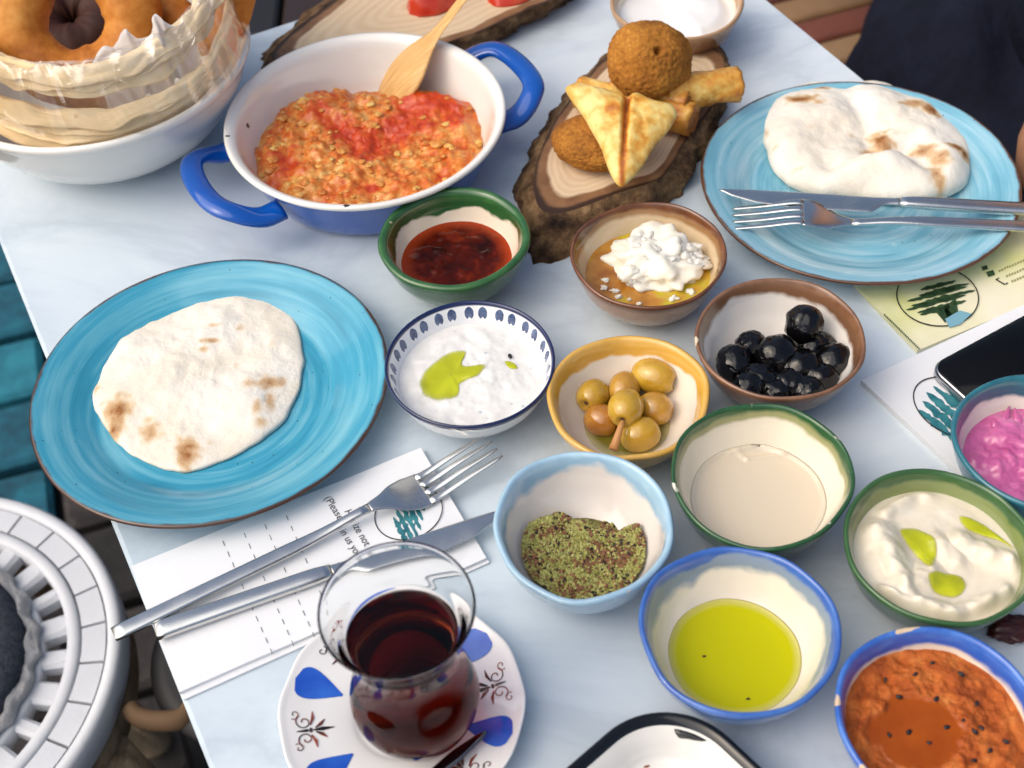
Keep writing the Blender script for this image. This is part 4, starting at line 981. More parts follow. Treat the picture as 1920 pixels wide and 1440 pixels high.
for k in range(6):
    t0 = a0 + k * math.pi / 3
    pts = []; nrow = 14; V = []; Fc = []
    for j in range(nrow + 1):
        f = j / nrow; r = SR * (.53 + .41 * f); wdt = .36 * max(.02, f) ** .7 * math.sqrt(max(0, 1 - f ** 3.2))
        for i in range(9): V.append(on_saucer(r, t0 + wdt * (i / 4 - 1) * .72))
    mk('blue_petal', V, grid_faces(9, nrow + 1, flip=True), mat_cob, saucer)
    tm = t0 + math.pi / 6; L = []
    def loc(x, y): return (SR * (.755) + y * SR * .19, tm + x * .23)           # x across, y outwards
    def spiral(cx, cy, r0, turns, s, st=0):
        return [loc(cx + s * r0 * (1 - i / 26 * .8) * math.cos(st + turns * 6.28 * i / 26), cy + r0 * (1 - i / 26 * .8) * math.sin(st + turns * 6.28 * i / 26)) for i in range(27)]
    for s in (1, -1):
        L.append(strip_on(spiral(s * .42, .25, .36, 1.2, s, .6), [.00030] * 27))
        L.append(strip_on(spiral(s * .75, .62, .22, 1.0, s, 2.6), [.00024] * 27))
        L.append(strip_on([loc(s * .1, -.2), loc(s * .3, -.45), loc(s * .55, -.62)], [.0003, .0009, .0002]))
        L.append(strip_on([loc(s * .25, 0), loc(s * .6, -.12), loc(s * .95, -.1)], [.0003, .0008, .0002]))
    L.append(strip_on([loc(0, -.1), loc(0, -.5), loc(0, -1)], [.0003, .0011, .0002]))
    L.append(strip_on([loc(0, .1), loc(0, .35), loc(0, .6)], [.0008, .0006, .0002]))
    L.append(strip_on([loc(-.12, 0), loc(0, 0), loc(.12, 0)], [.0005, .0009, .0005]))
    V, Fc = join(L); mk('scroll_motif', V, Fc, mat_mot, saucer)
# tulip glass
G0 = Vector((sc0.x + .0085, sc0.y - .006, .0050)); GH = .0965; GR = .0322; KR, KZ = 1.06, 1.12
Mg = Mat('clear_glass', C(250, 252, 252), 0, .5, Transmission_Weight=1.0, IOR=1.28); mat_glass = Mg.m
go = [(0, .0, 0), (.0165, 0, .05), (.0185, .0012, .1), (.0195, .004, .15), (.0245, .012, .2), (.0282, .0225, .25), (.0288, .029, .28), (.0272, .038, .32), (.0238, .049, .36), (.0222, .058, .4), (.0228, .068, .44), (.0262, .082, .47), (GR * .97, .0935, .49), (GR, GH - .0008, .5), (GR - .0004, GH, .505), (GR - .0012, GH - .0002, .51)]
gi = [(GR - .0018, .0935, .52), (.0246, .082, .55), (.0210, .068, .6), (.0204, .058, .65), (.0219, .049, .7), (.0252, .038, .75), (.0267, .029, .8), (.0261, .0225, .85), (.0224, .0125, .9), (.0165, .0075, .95), (0, .0070, 1)]
go, gi = [[(a * KR, b * KZ, c_) for a, b, c_ in q] for q in (go, gi)]
tl = .0755 * KZ
rr_ = float(np.interp(tl, [q[1] for q in gi][::-1], [q[0] for q in gi][::-1]))
gi_dry = [q for q in gi if q[1] > tl + .002] + [(rr_, tl + .0004, .6), (rr_ * .985, tl, .62), (rr_ * .9, tl - .0002, .64), (0, tl - .0002, 1)]
glass = tag(lathe('tea_glass', G0, go + gi_dry, mat_glass, 96, None, None, 110), 'tulip shaped clear glass of dark tea on the white saucer', 'glass')
Mt = Mat('black_tea')
va = Mt.n('ShaderNodeVolumeAbsorption', {'Color': (.80, .52, .26, 1), 'Density': 210.0}); Mt.t.links.new(va, Mt.out.inputs['Volume'])
tb = Mt.n('ShaderNodeBsdfTransparent', {'Color': (1, 1, 1, 1)}); Mt.t.links.new(tb, Mt.out.inputs['Surface'])
wet = [q for q in gi[::-1] if q[1] < tl - .003]
tp = [(0, .0080, 0)] + [(q[0] - .0001, q[1] + .0002, q[2]) for q in wet[1:]] + [(rr_ - .0002, tl - .0006, .9), (rr_ * .8, tl - .0006, .97), (0, tl - .0006, 1)]
tag(lathe('tea', G0, tp, Mt.m, 96, None, None, 90, smooth_prof=False), 'dark red brown tea inside the tulip glass', 'tea')
# ------------------------------------------------------------------ cutlery
Ms = Mat('brushed_steel', C(206, 206, 203), .2, .5, 1.0)
Ms.set('Roughness', Ms.ramp(Ms.noise(60, 4), [(.3, .16), (.7, .30)])); Ms.bump(Ms.noise(1, 3, v=Ms.map(Ms.tc(), (30, 900, 900))), .03, .0004); mat_steel = Ms.m
def frame(p0, p1):
    d = (p1 - p0); L = d.length; d.normalize(); s_ = Vector((0, 0, 1)).cross(d).normalized(); u = d.cross(s_); return d, s_, u, L
def strip_solid(stations, p0, d, s_, u, segs=8):
    """stations: x, y0, y1, z, thick, crown  -> rounded bar"""
    V = []; n = 16
    for x, y0, y1, z, th, pw in stations:
        yc, hw = (y0 + y1) / 2, (y1 - y0) / 2
        for k in range(n):
            a = 2 * math.pi * k / n; ca, sa = math.cos(a), math.sin(a)
            yy = yc + hw * math.copysign(abs(ca) ** pw, ca); zz = z + th / 2 * math.copysign(abs(sa) ** pw, sa)
            V.append(p0 + d * x + s_ * yy + u * zz)
    Fc = grid_faces(n, len(stations), True, flip=True) + [tuple(range(n)), tuple((len(stations) - 1) * n + k for k in range(n))[::-1]]
    return V, Fc
def res(st, n):
    a = np.array(st, float); x = np.linspace(a[0, 0], a[-1, 0], n)
    return [tuple([xx] + [float(np.interp(xx, a[:, 0], a[:, c])) for c in range(1, a.shape[1])]) for xx in x]
def fork(p0, p1, label, flip=1, hw=.0042, headw=.0122):
    d, s_, u, L = frame(p0, p1); root = thing('fork', (p0 + p1) / 2, label, 'fork', 'steel forks')
    f = L / .23
    zc = lambda x: (.0035 * math.exp(-((x / f - .150) / .022) ** 2) - .0035 * math.exp(-((x / f - .183) / .018) ** 2) + .0055 * max(0, (x / f - .185) / .045) ** 1.6) * flip
    st = [(0, -hw, hw, 0, .0032, .55), (.004 * f, -hw * 1.08, hw * 1.08, 0, .0036, .55), (.1 * f, -hw * .95, hw * .95, 0, .0034, .55), (.135 * f, -hw * .62, hw * .62, 0, .0032, .6), (.150 * f, -hw * .68, hw * .68, 0, .0028, .6)]
    V, Fc = strip_solid([(x, a, b, z + zc(x), th, pw) for x, a, b, z, th, pw in res(st, 26)], p0, d, s_, u); mk('handle', V, Fc, mat_steel, root)
    st = [(.149 * f, -hw * .66, hw * .66, 0, .0026, .7), (.158 * f, -hw * 1.3, hw * 1.3, 0, .0022, .8), (.166 * f, -headw * .82, headw * .82, 0, .0020, .85), (.174 * f, -headw, headw, 0, .0019, .9), (.184 * f, -headw, headw, 0, .0018, .9)]
    V, Fc = strip_solid([(x, a, b, z + zc(x), th, pw) for x, a, b, z, th, pw in res(st, 18)], p0, d, s_, u); mk('head', V, Fc, mat_steel, root)
    for k in range(4):
        yc = (-1 + 2 * (k + .5) / 4) * headw * 1.0; w_ = headw * .155
        st = [(.1825 * f, yc - w_ * 1.25, yc + w_ * 1.25, 0, .0018, .8), (.2 * f, yc - w_, yc + w_, 0, .0017, .8), (.226 * f, yc - w_ * .7, yc + w_ * .7, 0, .0013, .8), (.23 * f, yc - w_ * .3, yc + w_ * .3, 0, .0007, .8)]
        V, Fc = strip_solid([(x, a, b, z + zc(x), th, pw) for x, a, b, z, th, pw in res(st, 16)], p0, d, s_, u); mk('tine', V, Fc, mat_steel, root)
    return root
def knife(p0, p1, label, side=1, hw=.0052, bw=.0095, split=.52):
    d, s_, u, L = frame(p0, p1); root = thing('knife', (p0 + p1) / 2, label, 'knife', 'steel knives'); e = side
    a = split * L
    st = [(0, -hw, hw, 0, .0050, .6), (.003, -hw * 1.04, hw * 1.04, 0, .0058, .6), (a * .9, -hw * .9, hw * .9, 0, .0056, .6), (a, -hw * .75, hw * .75, 0, .0044, .7)]
    V, Fc = strip_solid(res(st, 24), p0, d, s_, u); mk('handle', V, Fc, mat_steel, root)
    def yy(lo, hi): return (lo, hi) if e > 0 else (-hi, -lo)
    rows = [(a - .001, -hw * .7, hw * .7, .0034), (a + .005, -hw * .7, hw * .62, .0026), (a + .010, -hw * .8, hw * .62, .0020), (a + .018, -bw * 1.25, hw * .62, .0016), (lerp(a, L, .55), -bw * 1.35, hw * .6, .0014), (lerp(a, L, .8), -bw * 1.0, hw * .52, .0012), (lerp(a, L, .93), -bw * .45, hw * .4, .0010), (L - .002, -hw * .05, hw * .28, .0009), (L, hw * .05, hw * .18, .0006)]
    st = [(x,) + yy(lo, hi) + (0, th, .9) for x, lo, hi, th in rows]
    V, Fc = strip_solid(res(st, 44), p0, d, s_, u); mk('blade', V, Fc, mat_steel, root)
    return root
def lift(px, py, z): return P(px, py, z)
# ------------------------------------------------------------------ cutlery sleeves (paper), prints, phone
M = Mat('white_paper', C(226, 228, 231), .6, .3); M.bump(M.noise(22, 3), .12, .002); mat_paper = M.m
mat_ink = simple('grey_ink', C(70, 72, 76), .6)
def quad_outline(px, z, n=14):
    c = [Vector(P(a, b, z)) for a, b in px]; O = []
    for i in range(len(c)):
        for k in range(n): O.append(tuple(c[i].lerp(c[(i + 1) % len(c)], k / n))[:2])
    return O
def sheet(name, px, z0, z1, mat, parent, wav=.0006):
    c = [Vector(P(a, b, z1)) for a, b in px]; n = 24; V = []
    for lay in (1, 0):
        for j in range(n + 1):
            for i in range(n + 1):
                p = c[0].lerp(c[1], i / n).lerp(c[3].lerp(c[2], i / n), j / n)
                e = min(i, n - i, j, n - j) / n
                zz = (z1 + wav * nz(p.x, p.y, 2, 18, 2) + .0009 * sstep(0, .12, e)) if lay else z0
                V.append((p.x, p.y, zz))
    N = (n + 1) ** 2; Fc = grid_faces(n + 1, n + 1) + [q[::-1] for q in grid_faces(n + 1, n + 1, base=N)]
    bd = [i for i in range(n + 1)] + [(n + 1) * j + n for j in range(1, n + 1)] + [(n + 1) * n + i for i in range(n - 1, -1, -1)] + [(n + 1) * j for j in range(n - 1, 0, -1)]
    for k in range(len(bd)): a, b = bd[k], bd[(k + 1) % len(bd)]; Fc.append((b, a, a + N, b + N))
    A_ = (c[1] - c[0]).cross(c[3] - c[0]).z
    if A_ < 0: Fc = [q[::-1] for q in Fc]
    return mk(name, V, Fc, mat, parent, smooth=False)
def flat_print(name, polys_px, z, mat, parent):
    V = []; Fc = []
    for poly in polys_px:
        pts = [P(a, b, z) for a, b in poly]; b0 = len(V); V += [tuple(p) for p in pts]
        ar = sum(pts[i].x * pts[(i + 1) % len(pts)].y - pts[(i + 1) % len(pts)].x * pts[i].y for i in range(len(pts)))
        f = tuple(range(b0, b0 + len(pts))); Fc.append(f if ar > 0 else f[::-1])
    return mk(name, V, Fc, mat, parent, smooth=False)
def ring_poly(cx, cy, rx, ry, w_, n=64, rot=0.0, a0=0, a1=6.2832):
    out = []
    for i in range(n):
        t0, t1 = a0 + (a1 - a0) * i / n, a0 + (a1 - a0) * (i + 1) / n
        f = lambda t, k: (cx + (rx - k) * math.cos(t) * math.cos(rot) - (ry - k) * math.sin(t) * math.sin(rot), cy + (rx - k) * math.cos(t) * math.sin(rot) + (ry - k) * math.sin(t) * math.cos(rot))
        out.append([f(t0, 0), f(t1, 0), f(t1, w_), f(t0, w_)])
    return out
def rag(cx, cy, L, W, ang, seed, n=18):
    """ragged brush stroke, pixel space"""
    rn = random.Random(seed); up = []; dn = []
    for i in range(n + 1):
        t = i / n; x = (t - .5) * L; h = W * (math.sin(math.pi * t) ** .55)
        up.append((x, -h * rn.uniform(.45, 1.0))); dn.append((x, h * rn.uniform(.35, .9)))
    ca, sa = math.cos(ang), math.sin(ang)
    quads = []
    for i in range(n):
        q = [up[i], up[i + 1], dn[i + 1], dn[i]]
        quads.append([(cx + x * ca - y * sa, cy + x * sa + y * ca) for x, y in q])
    return quads
def text_on(txt, px0, px1, px_up, size_px, z, mat, parent, name='lettering'):
    """print a word along px0->px1, glyph tops towards px_up"""
    cu = bpy.data.curves.new('txt', 'FONT'); cu.body = txt; cu.size = 1
    ob = bpy.data.objects.new('txt', cu); sc.collection.objects.link(ob)
    bpy.context.view_layer.update()
    dg = bpy.context.evaluated_depsgraph_get(); me = bpy.data.meshes.new_from_object(ob.evaluated_get(dg))
    p0 = P(*px0, z); X = (P(*px1, z) - p0).normalized(); Y = Vector((-X.y, X.x, 0))
    if Y.dot(P(*px_up, z) - p0) < 0: Y = -Y
    wid = max(v.co.x for v in me.vertices); sc_x = (P(*px1, z) - p0).length / wid; sy = size_px / 3100
    V = [p0 + X * (v.co.x * sc_x) + Y * (v.co.y * sy) for v in me.vertices]; Fc = [tuple(f.vertices) for f in me.polygons]
    nrm = X.cross(Y).z
    if nrm < 0: Fc = [f[::-1] for f in Fc]
    bpy.data.objects.remove(ob); bpy.data.meshes.remove(me)
    return mk(name, V, Fc, mat, parent, smooth=False)
slv = thing('cutlery_sleeve', P(575, 1075, 0), 'white printed paper cutlery sleeve under the crossed fork and knife', 'paper', 'paper cutlery sleeves')
sheet('under_leaf', [(250, 1068), (792, 846), (918, 1054), (344, 1312)], .0003, .0016, mat_paper, slv)
sheet('top_leaf', [(246, 1062), (789, 839), (912, 1046), (336, 1298)], .0022, .0040, mat_paper, slv)
ZS = .0053
dash = []
for x0, y0 in ((417, 1014), (457, 999), (496, 983), (536, 966)):
    for k in range(11):
        x, y = x0 + 8.9 * k, y0 + 20.2 * k; dash.append([(x, y), (x + 1.5, y), (x + 5.2, y + 9.5), (x + 3.7, y + 9.5)])
flat_print('dashed_lines', dash, ZS, mat_ink, slv)
text_on('(Please', (607, 934), (634, 976), (640, 930), 19, ZS, mat_ink, slv)
text_on('Ha', (645, 958), (652, 975), (690, 950), 19, ZS, mat_ink, slv)
text_on('ize not b', (660, 985), (690, 1036), (720, 980), 19, ZS, mat_ink, slv)
text_on('in us you', (636, 996), (668, 1046), (690, 990), 19, ZS, mat_ink, slv)
mat_teal = Mat('teal_print', rough=.5); mat_teal.set('Base Color', mat_teal.ramp(mat_teal.noise(150, 3), [(.35, C(24, 96, 108)), (.65, C(62, 136, 144))])); mat_teal = mat_teal.m
mat_blk = simple('black_print', C(24, 26, 26), .5)
lg = []
for k in range(6): lg += rag(768 + (k - 2.5) * 6, 962 - (k - 2.5) * 13 + 4, 92 - abs(k - 2) * 12, 7.5, R(62), 30 + k)
flat_print('tree_emblem', lg, ZS, mat_teal, slv); flat_print('emblem_ring', ring_poly(766, 961, 66, 50, 2, rot=R(-20)), ZS + .0001, mat_blk, slv)
fork(P(213, 1190, .0102), P(928, 846, .0100), 'steel fork with its handle overhanging the table edge, on the white sleeve')
knife(P(292, 1184, .0086), P(945, 958, .0090), 'steel knife lying on the white sleeve behind the tea glass', side=1, split=.49)
# cutlery on the right plate
fork(P(2030, 430, .021), P(1374, 398, .0230), 'steel fork resting on the light blue plate below its knife', -1, .0044, .0128)
knife(P(2010, 398, .021), P(1348, 357, .0235), 'steel knife resting on the light blue plate against the flatbread', side=-1, split=.48)
# cream packet
M = Mat('cream_paper', rough=.35, spec=.4); M.set('Base Color', M.ramp(M.noise(14, 4), [(.35, C(206, 208, 140)), (.5, C(226, 222, 184)), (.7, C(234, 228, 206))])); M.bump(M.noise(30, 3), .3, .003)
pkt = thing('printed_packet', P(1800, 560, 0), 'cream paper packet with a dark green tree emblem, under the light blue plate', 'packet')
sheet('wrapper', [(1600, 530), (1720, 657), (2060, 515), (1930, 395)], .0003, .0030, M.m, pkt)
ZQ = .0046
mat_gr = Mat('green_print', rough=.5); mat_gr.set('Base Color', mat_gr.ramp(mat_gr.noise(150, 3), [(.35, C(28, 54, 30)), (.7, C(58, 84, 48))])); mat_gr = mat_gr.m
lg = []
for k in range(7): lg += rag(1762 + (6 if k % 2 else -6) - (k - 3) * 1, 541 + k * 8 - 6, [70, 100, 118, 126, 118, 96, 60][k], 5.8, R(-14), 60 + k)
lg += [[(1768, 575), (1792, 560), (1800, 600), (1780, 606)], [(1755, 585), (1770, 570), (1786, 590), (1772, 605)]]
flat_print('tree_emblem', lg, ZQ, mat_gr, pkt); flat_print('emblem_ring', ring_poly(1758, 556, 78, 56, 2.2, rot=R(6)), ZQ + .0001, mat_blk, pkt)
mat_tp = simple('pale_teal_print', C(120, 168, 184), .5)
flat_print('emblem_base', [[(1772, 598), (1800, 582), (1822, 588), (1800, 608), (1780, 614)]], ZQ + .0002, mat_tp, pkt)
sm = []; rn = random.Random(2)
for k in range(24):
    x, y = 1658 + k * 2.8, 588 + k * 2.75; sm.append([(x, y), (x + 2.2, y + 1.4), (x + .6, y + 4.5), (x - 1.2, y + 3)])
flat_print('edge_lettering', sm, ZQ, mat_gr, pkt)
flat_print('icon_squares', [[(1840, 500), (1850, 497), (1853, 504), (1843, 507)], [(1849, 510), (1862, 506), (1866, 515), (1853, 519)]], ZQ, mat_gr, pkt)
flat_print('icon_outline', [[(1866, 524), (1868, 523), (1884, 532), (1883, 534)], [(1884, 532), (1890, 529), (1890, 531), (1884, 534)], [(1866, 524), (1873, 520), (1874, 521), (1868, 525)]], ZQ, mat_blk, pkt)
sm = []
for (x0, y0) in ((1872, 506), (1886, 516), (1896, 526)):
    for k in range(12):
        x, y = x0 + k * 5, y0 - k * 2.1 + rn.uniform(-.6, .6); sm.append([(x, y), (x + 3.4, y - 1.4), (x + 4.2, y + 2.2), (x + .8, y + 3.8)])
flat_print('contact_lettering', sm, ZQ, simple('faint_ink', C(150, 150, 100), .6), pkt)
# white envelope with teal tree
env = thing('cutlery_sleeve', P(1800, 760, 0), 'white paper sleeve with teal tree emblem under the black phone', 'paper', 'paper cutlery sleeves')
sheet('leaf', [(1615, 713), (1930, 566), (2230, 760), (1850, 935)], .0003, .0034, mat_paper, env)
lg = []
for k in range(6): lg += rag(1784 + (k - 2.5) * 10, 768 - (k - 2.5) * 14 - 4, 112 - abs(k - 2) * 8, 10.5, R(40), 90 + k)
flat_print('tree_emblem', lg, .0051, mat_teal, env); flat_print('emblem_ring', ring_poly(1786, 764, 80, 50, 2.2, rot=R(28)), .0052, mat_blk, env)
# phone
cs = [(1740, 686), (1975, 560), (2300, 770), (2010, 930)]
zp0 = .0046
c4 = [P(a, b, zp0 + .007) for a, b in cs]
dX = (c4[1] - c4[0]).normalized(); dY = Vector((dX.y, -dX.x, 0)); pw, pl = .069, .142
if dY.dot(c4[3] - c4[0]) < 0: dY = -dY
def rrect(o, dx, dy, w_, h_, r_, n=10):
    out = []
    for cx, cy, st in ((w_ - r_, r_, -90), (w_ - r_, h_ - r_, 0), (r_, h_ - r_, 90), (r_, r_, 180)):
        for k in range(n + 1):
            a = R(st + 90 * k / n); out.append(tuple(o + dx * (cx + r_ * math.cos(a)) + dy * (cy + r_ * math.sin(a)))[:2])
    return out
phone = thing('phone', c4[0].lerp(c4[2], .5) - Vector((0, 0, .007)), 'black screened phone with silver edge on the white paper sleeve', 'phone')
V, Fc = slab(rrect(c4[0], dX, dY, pl, pw, .010), zp0, zp0 + .0072, .0016); mk('body', V, Fc, simple('silver_edge', C(176, 178, 184), .22, .5, 1), phone)
V, Fc = slab(rrect(c4[0] + dX * .0012 + dY * .0012, dX, dY, pl - .0024, pw - .0024, .009), zp0 + .0068, zp0 + .0078, .0004); mk('screen', V, Fc, simple('black_glass', C(6, 6, 8), .06, .22), phone)
V, Fc = slab(rrect(c4[0] + dX * .004 + dY * (pw / 2 - .006), dX, dY, .0016, .012, .0007), zp0 + .0077, zp0 + .0081, .0001); mk('earpiece', V, Fc, simple('earpiece_grey', C(40, 40, 44), .4), phone)
# ------------------------------------------------------------------ enamel tray
zt_ = .024
ap = P(1252, 1334, zt_); dA = (P(1100, 1418, zt_) - P(1180, 1362, zt_)).normalized(); dB = (P(1450, 1425, zt_) - P(1380, 1372, zt_)).normalized()
bis = (dA + dB).normalized(); dA2 = (bis + Vector((-bis.y, bis.x, 0))).normalized(); dB2 = (bis - Vector((-bis.y, bis.x, 0))).normalized()
if dA2.dot(dA) < dA2.dot(dB): dA2, dB2 = dB2, dA2
rc = .040; corner = ap - bis * (rc * (math.sqrt(2) - 1))
tw, tl_ = .17, .23
tray = thing('enamel_tray', corner + dA2 * tw / 2 + dB2 * tl_ / 2 + Vector((0, 0, -zt_)), 'white enamel tray with black rim and chipped corner', 'tray')
def rr2(off, z, r_, n=16):
    O = []; w_, h_ = tw - 2 * off, tl_ - 2 * off; o = corner + (dA2 + dB2) * off; r_ = max(.004, r_ - off)
    for cx, cy, st in ((w_ - r_, r_, -90), (w_ - r_, h_ - r_, 0), (r_, h_ - r_, 90), (r_, r_, 180)):
        for k in range(n + 1):
            a = R(st + 90 * k / n); q = o + dA2 * (cx + r_ * math.cos(a)) + dB2 * (cy + r_ * math.sin(a)); O.append((q.x, q.y, z))
    return O
def loft(rows):
    n = len(rows[0]); V = sum(rows, []); a = np.array(rows[0]); ar = a[:, 0] @ np.roll(a[:, 1], -1) - a[:, 1] @ np.roll(a[:, 0], -1)
    return V, grid_faces(n, len(rows), True, flip=ar < 0), n
V, Fc, n = loft([rr2(.0045, zt_ - .0035, rc), rr2(.001, zt_ - .0025, rc), rr2(0, zt_ - .0006, rc), rr2(.0010, zt_ + .0004, rc), rr2(.0034, zt_ - .0002, rc), rr2(.0056, zt_ - .0028, rc)])
mat_bken = simple('black_enamel', C(12, 13, 17), .1, .55); mk('rim', V, Fc, mat_bken, tray)
V, Fc, n = loft([rr2(.0054, zt_ - .0026, rc), rr2(.0080, zt_ - .0060, rc), rr2(.011, zt_ * .5, rc), rr2(.0125, .0050, rc), rr2(.017, .0028, rc)])
Fc.append(tuple(range(4 * n, 5 * n))); mk('basin', V, Fc, mat_we, tray)
V, Fc, n = loft([rr2(.013, .0006, rc), rr2(.0105, .004, rc), rr2(.0088, zt_ * .5, rc), rr2(.0046, zt_ - .0036, rc)]); Fc.append(tuple(range(n))[::-1]); mk('underside', V, Fc, mat_bken, tray)
q = corner + bis * .022; chp = []
for k, (a, b) in enumerate(((1268, 1355), (1275, 1362), (1284, 1366), (1296, 1364), (1306, 1368), (1322, 1372), (1310, 1362), (1298, 1356), (1290, 1350), (1278, 1349))): chp.append((a - 4, b + 17))
V, Fc = slab(closed_smooth([tuple(P(a, b, zt_ - .004))[:2] for a, b in ((1264, 1366), (1272, 1376), (1290, 1380), (1318, 1388), (1330, 1388), (1312, 1376), (1300, 1368), (1282, 1364))], 40), zt_ - .0130, zt_ - .0040, .0003); mk('chip', V, Fc, mat_bken, tray)
rn = random.Random(9); mat_cr = [simple('crumb_brown', C(132, 62, 30), .7), simple('crumb_yellow', C(196, 160, 40), .6)]
for px, py, L_, m_ in ((1345, 1415, .0030, 0), (1300, 1418, .0018, 1), (1234, 1414, .0016, 0), (1212, 1437, .0012, 0), (1366, 1426, .0009, 1)):
    p_ = P(px, py, .0035); V, Fc = blob(p_, L_, px, .5, 3, 2, (.5, 1.2, .3), Matrix.Rotation(rn.uniform(0, 2), 3, 'Z'))
    tag(mk('crumb', V, Fc, mat_cr[m_]), 'small food crumb left in the white enamel tray', 'crumb', 'crumbs in the tray')
# teaspoon on the saucer
Md = Mat('dark_steel', C(120, 116, 116), .12, .5, 1.0)
p0, p1 = P(912, 1372, .0175), P(800, 1462, .0150); d, s_, u, L_ = frame(p0, p1); root = thing('teaspoon', p0, 'small steel teaspoon lying across the saucer beside the tea glass', 'spoon')
V, Fc = strip_solid(res([(0, -.0007, .0007, 0, .0012, .8), (.004, -.0020, .0020, 0, .0018, .8), (.018, -.0034, .0034, 0, .002, .8), (.05, -.0022, .0022, 0, .0018, .8), (L_, -.0016, .0016, 0, .0018, .8)], 24), p0, d, s_, u); mk('handle', V, Fc, Md.m, root)
V, Fc = strip_solid(res([(L_, -.0018, .0018, 0, .0016, .9), (L_ + .008, -.008, .008, -.001, .0018, .9), (L_ + .018, -.0105, .0105, -.001, .0018, .9), (L_ + .030, -.007, .007, 0, .0016, .9), (L_ + .035, -.001, .001, .0005, .0008, .9)], 20), p0, d, s_, u); mk('bowl', V, Fc, Md.m, root)

# ------------------------------------------------------------------ bread bowl with fried rings and wrapped flatbread
bb = Vector((-.3529 * S, 1.0165 * S, 0)); BR = .14 * S; BH = .09 * S
tag(lathe('bread_bowl', bb, [(0, .002, 0), (BR * .42, .002, .05), (BR * .46, 0, .1), (BR * .5, .003, .15), (BR * .72, BH * .22, .25), (BR * .90, BH * .58, .35), (BR * .965, BH * .82, .4), (BR * .985, BH * .90, .43), (BR * 1.0, BH * .93, .45), (BR * 1.003, BH * .975, .47), (BR * .985, BH, .5), (BR * .955, BH * .985, .53), (BR * .93, BH * .9, .56), (BR * .86, BH * .58, .65), (BR * .68, BH * .24, .75), (BR * .42, BH * .08, .85), (0, BH * .06, 1)], mat_we, 160, None, None, 90), 'large white enamel bowl heaped with wrapped flatbread and fried rings', 'bowl')
M = Mat('fried_dough', rough=.62, spec=.3)
f = M.mth('ADD', M.mth('MULTIPLY', M.noise(22, 4), .7), M.mth('MULTIPLY', M.noise(160, 4), .3))
M.set('Base Color', M.ramp(f, [(.34, C(152, 84, 26)), (.48, C(188, 116, 42)), (.6, C(206, 140, 62)), (.74, C(216, 166, 92))])); M.bump(M.noise(90, 4), .3, .002)
mat_dough = M.m
def ring(c, Rr, rr, tilt, az, seed, label, mat=None):
    n1, n2 = 90, 40; V = []; rot = Matrix.Rotation(az, 3, 'Z') @ Matrix.Rotation(tilt, 3, 'X')
    for j in range(n1):
        a = 2 * math.pi * j / n1
        k = 1 + .14 * nz(math.cos(a), math.sin(a), seed, 1.4, 2)
        for i in range(n2):
            b = 2 * math.pi * i / n2
            r_ = rr * k * (1 + .05 * nz(math.cos(a) * 2, math.sin(a) * 2, math.cos(b) + seed, 1.5, 2))
            V.append(Vector(c) + rot @ Vector(((Rr + r_ * math.cos(b)) * math.cos(a), (Rr + r_ * math.cos(b)) * math.sin(a), r_ * .9 * math.sin(b))))
    Fc = []
    for j in range(n1):
        for i in range(n2): a, b = j * n2 + i, j * n2 + (i + 1) % n2; a2, b2 = ((j + 1) % n1) * n2 + i, ((j + 1) % n1) * n2 + (i + 1) % n2; Fc.append((a, a2, b2, b))
    return tag(mk('fried_ring', V, Fc, mat or mat_dough), label, 'bread', 'fried dough rings')
ring(P(143, 42, .092), .0385, .0195, R(50), R(6), 2, 'big golden fried dough ring standing in the white bowl')
ring(P(368, -22, .090), .030, .0175, R(50), R(-30), 7, 'browner fried dough ring leaning against the wrapped flatbread')
ring(P(138, 48, .040), .024, .021, R(15), R(10), 12, 'very dark brown ring added underneath the big golden ring as its dark hollow', simple('dark_hollow_brown', C(58, 28, 18), .6, .3, var=.3, vs_=60, bump=.3, bs=120))  # near-black ring added to stand in for the dark void inside the bowl
M = Mat('lavash', rough=.7, spec=.3).sss(.1, (1, .8, .5), .002)
sp = M.mth('MULTIPLY', M.ramp(M.noise(60, 4, .6), [(.66, 0), (.74, 1)]), .6)
M.set('Base Color', M.mix(sp, M.ramp(M.noise(16, 4), [(.3, C(226, 194, 142)), (.6, C(238, 214, 172)), (.8, C(240, 226, 194))]), C(150, 100, 58))); M.bump(M.noise(70, 4), .3, .002)
mat_lav = M.m
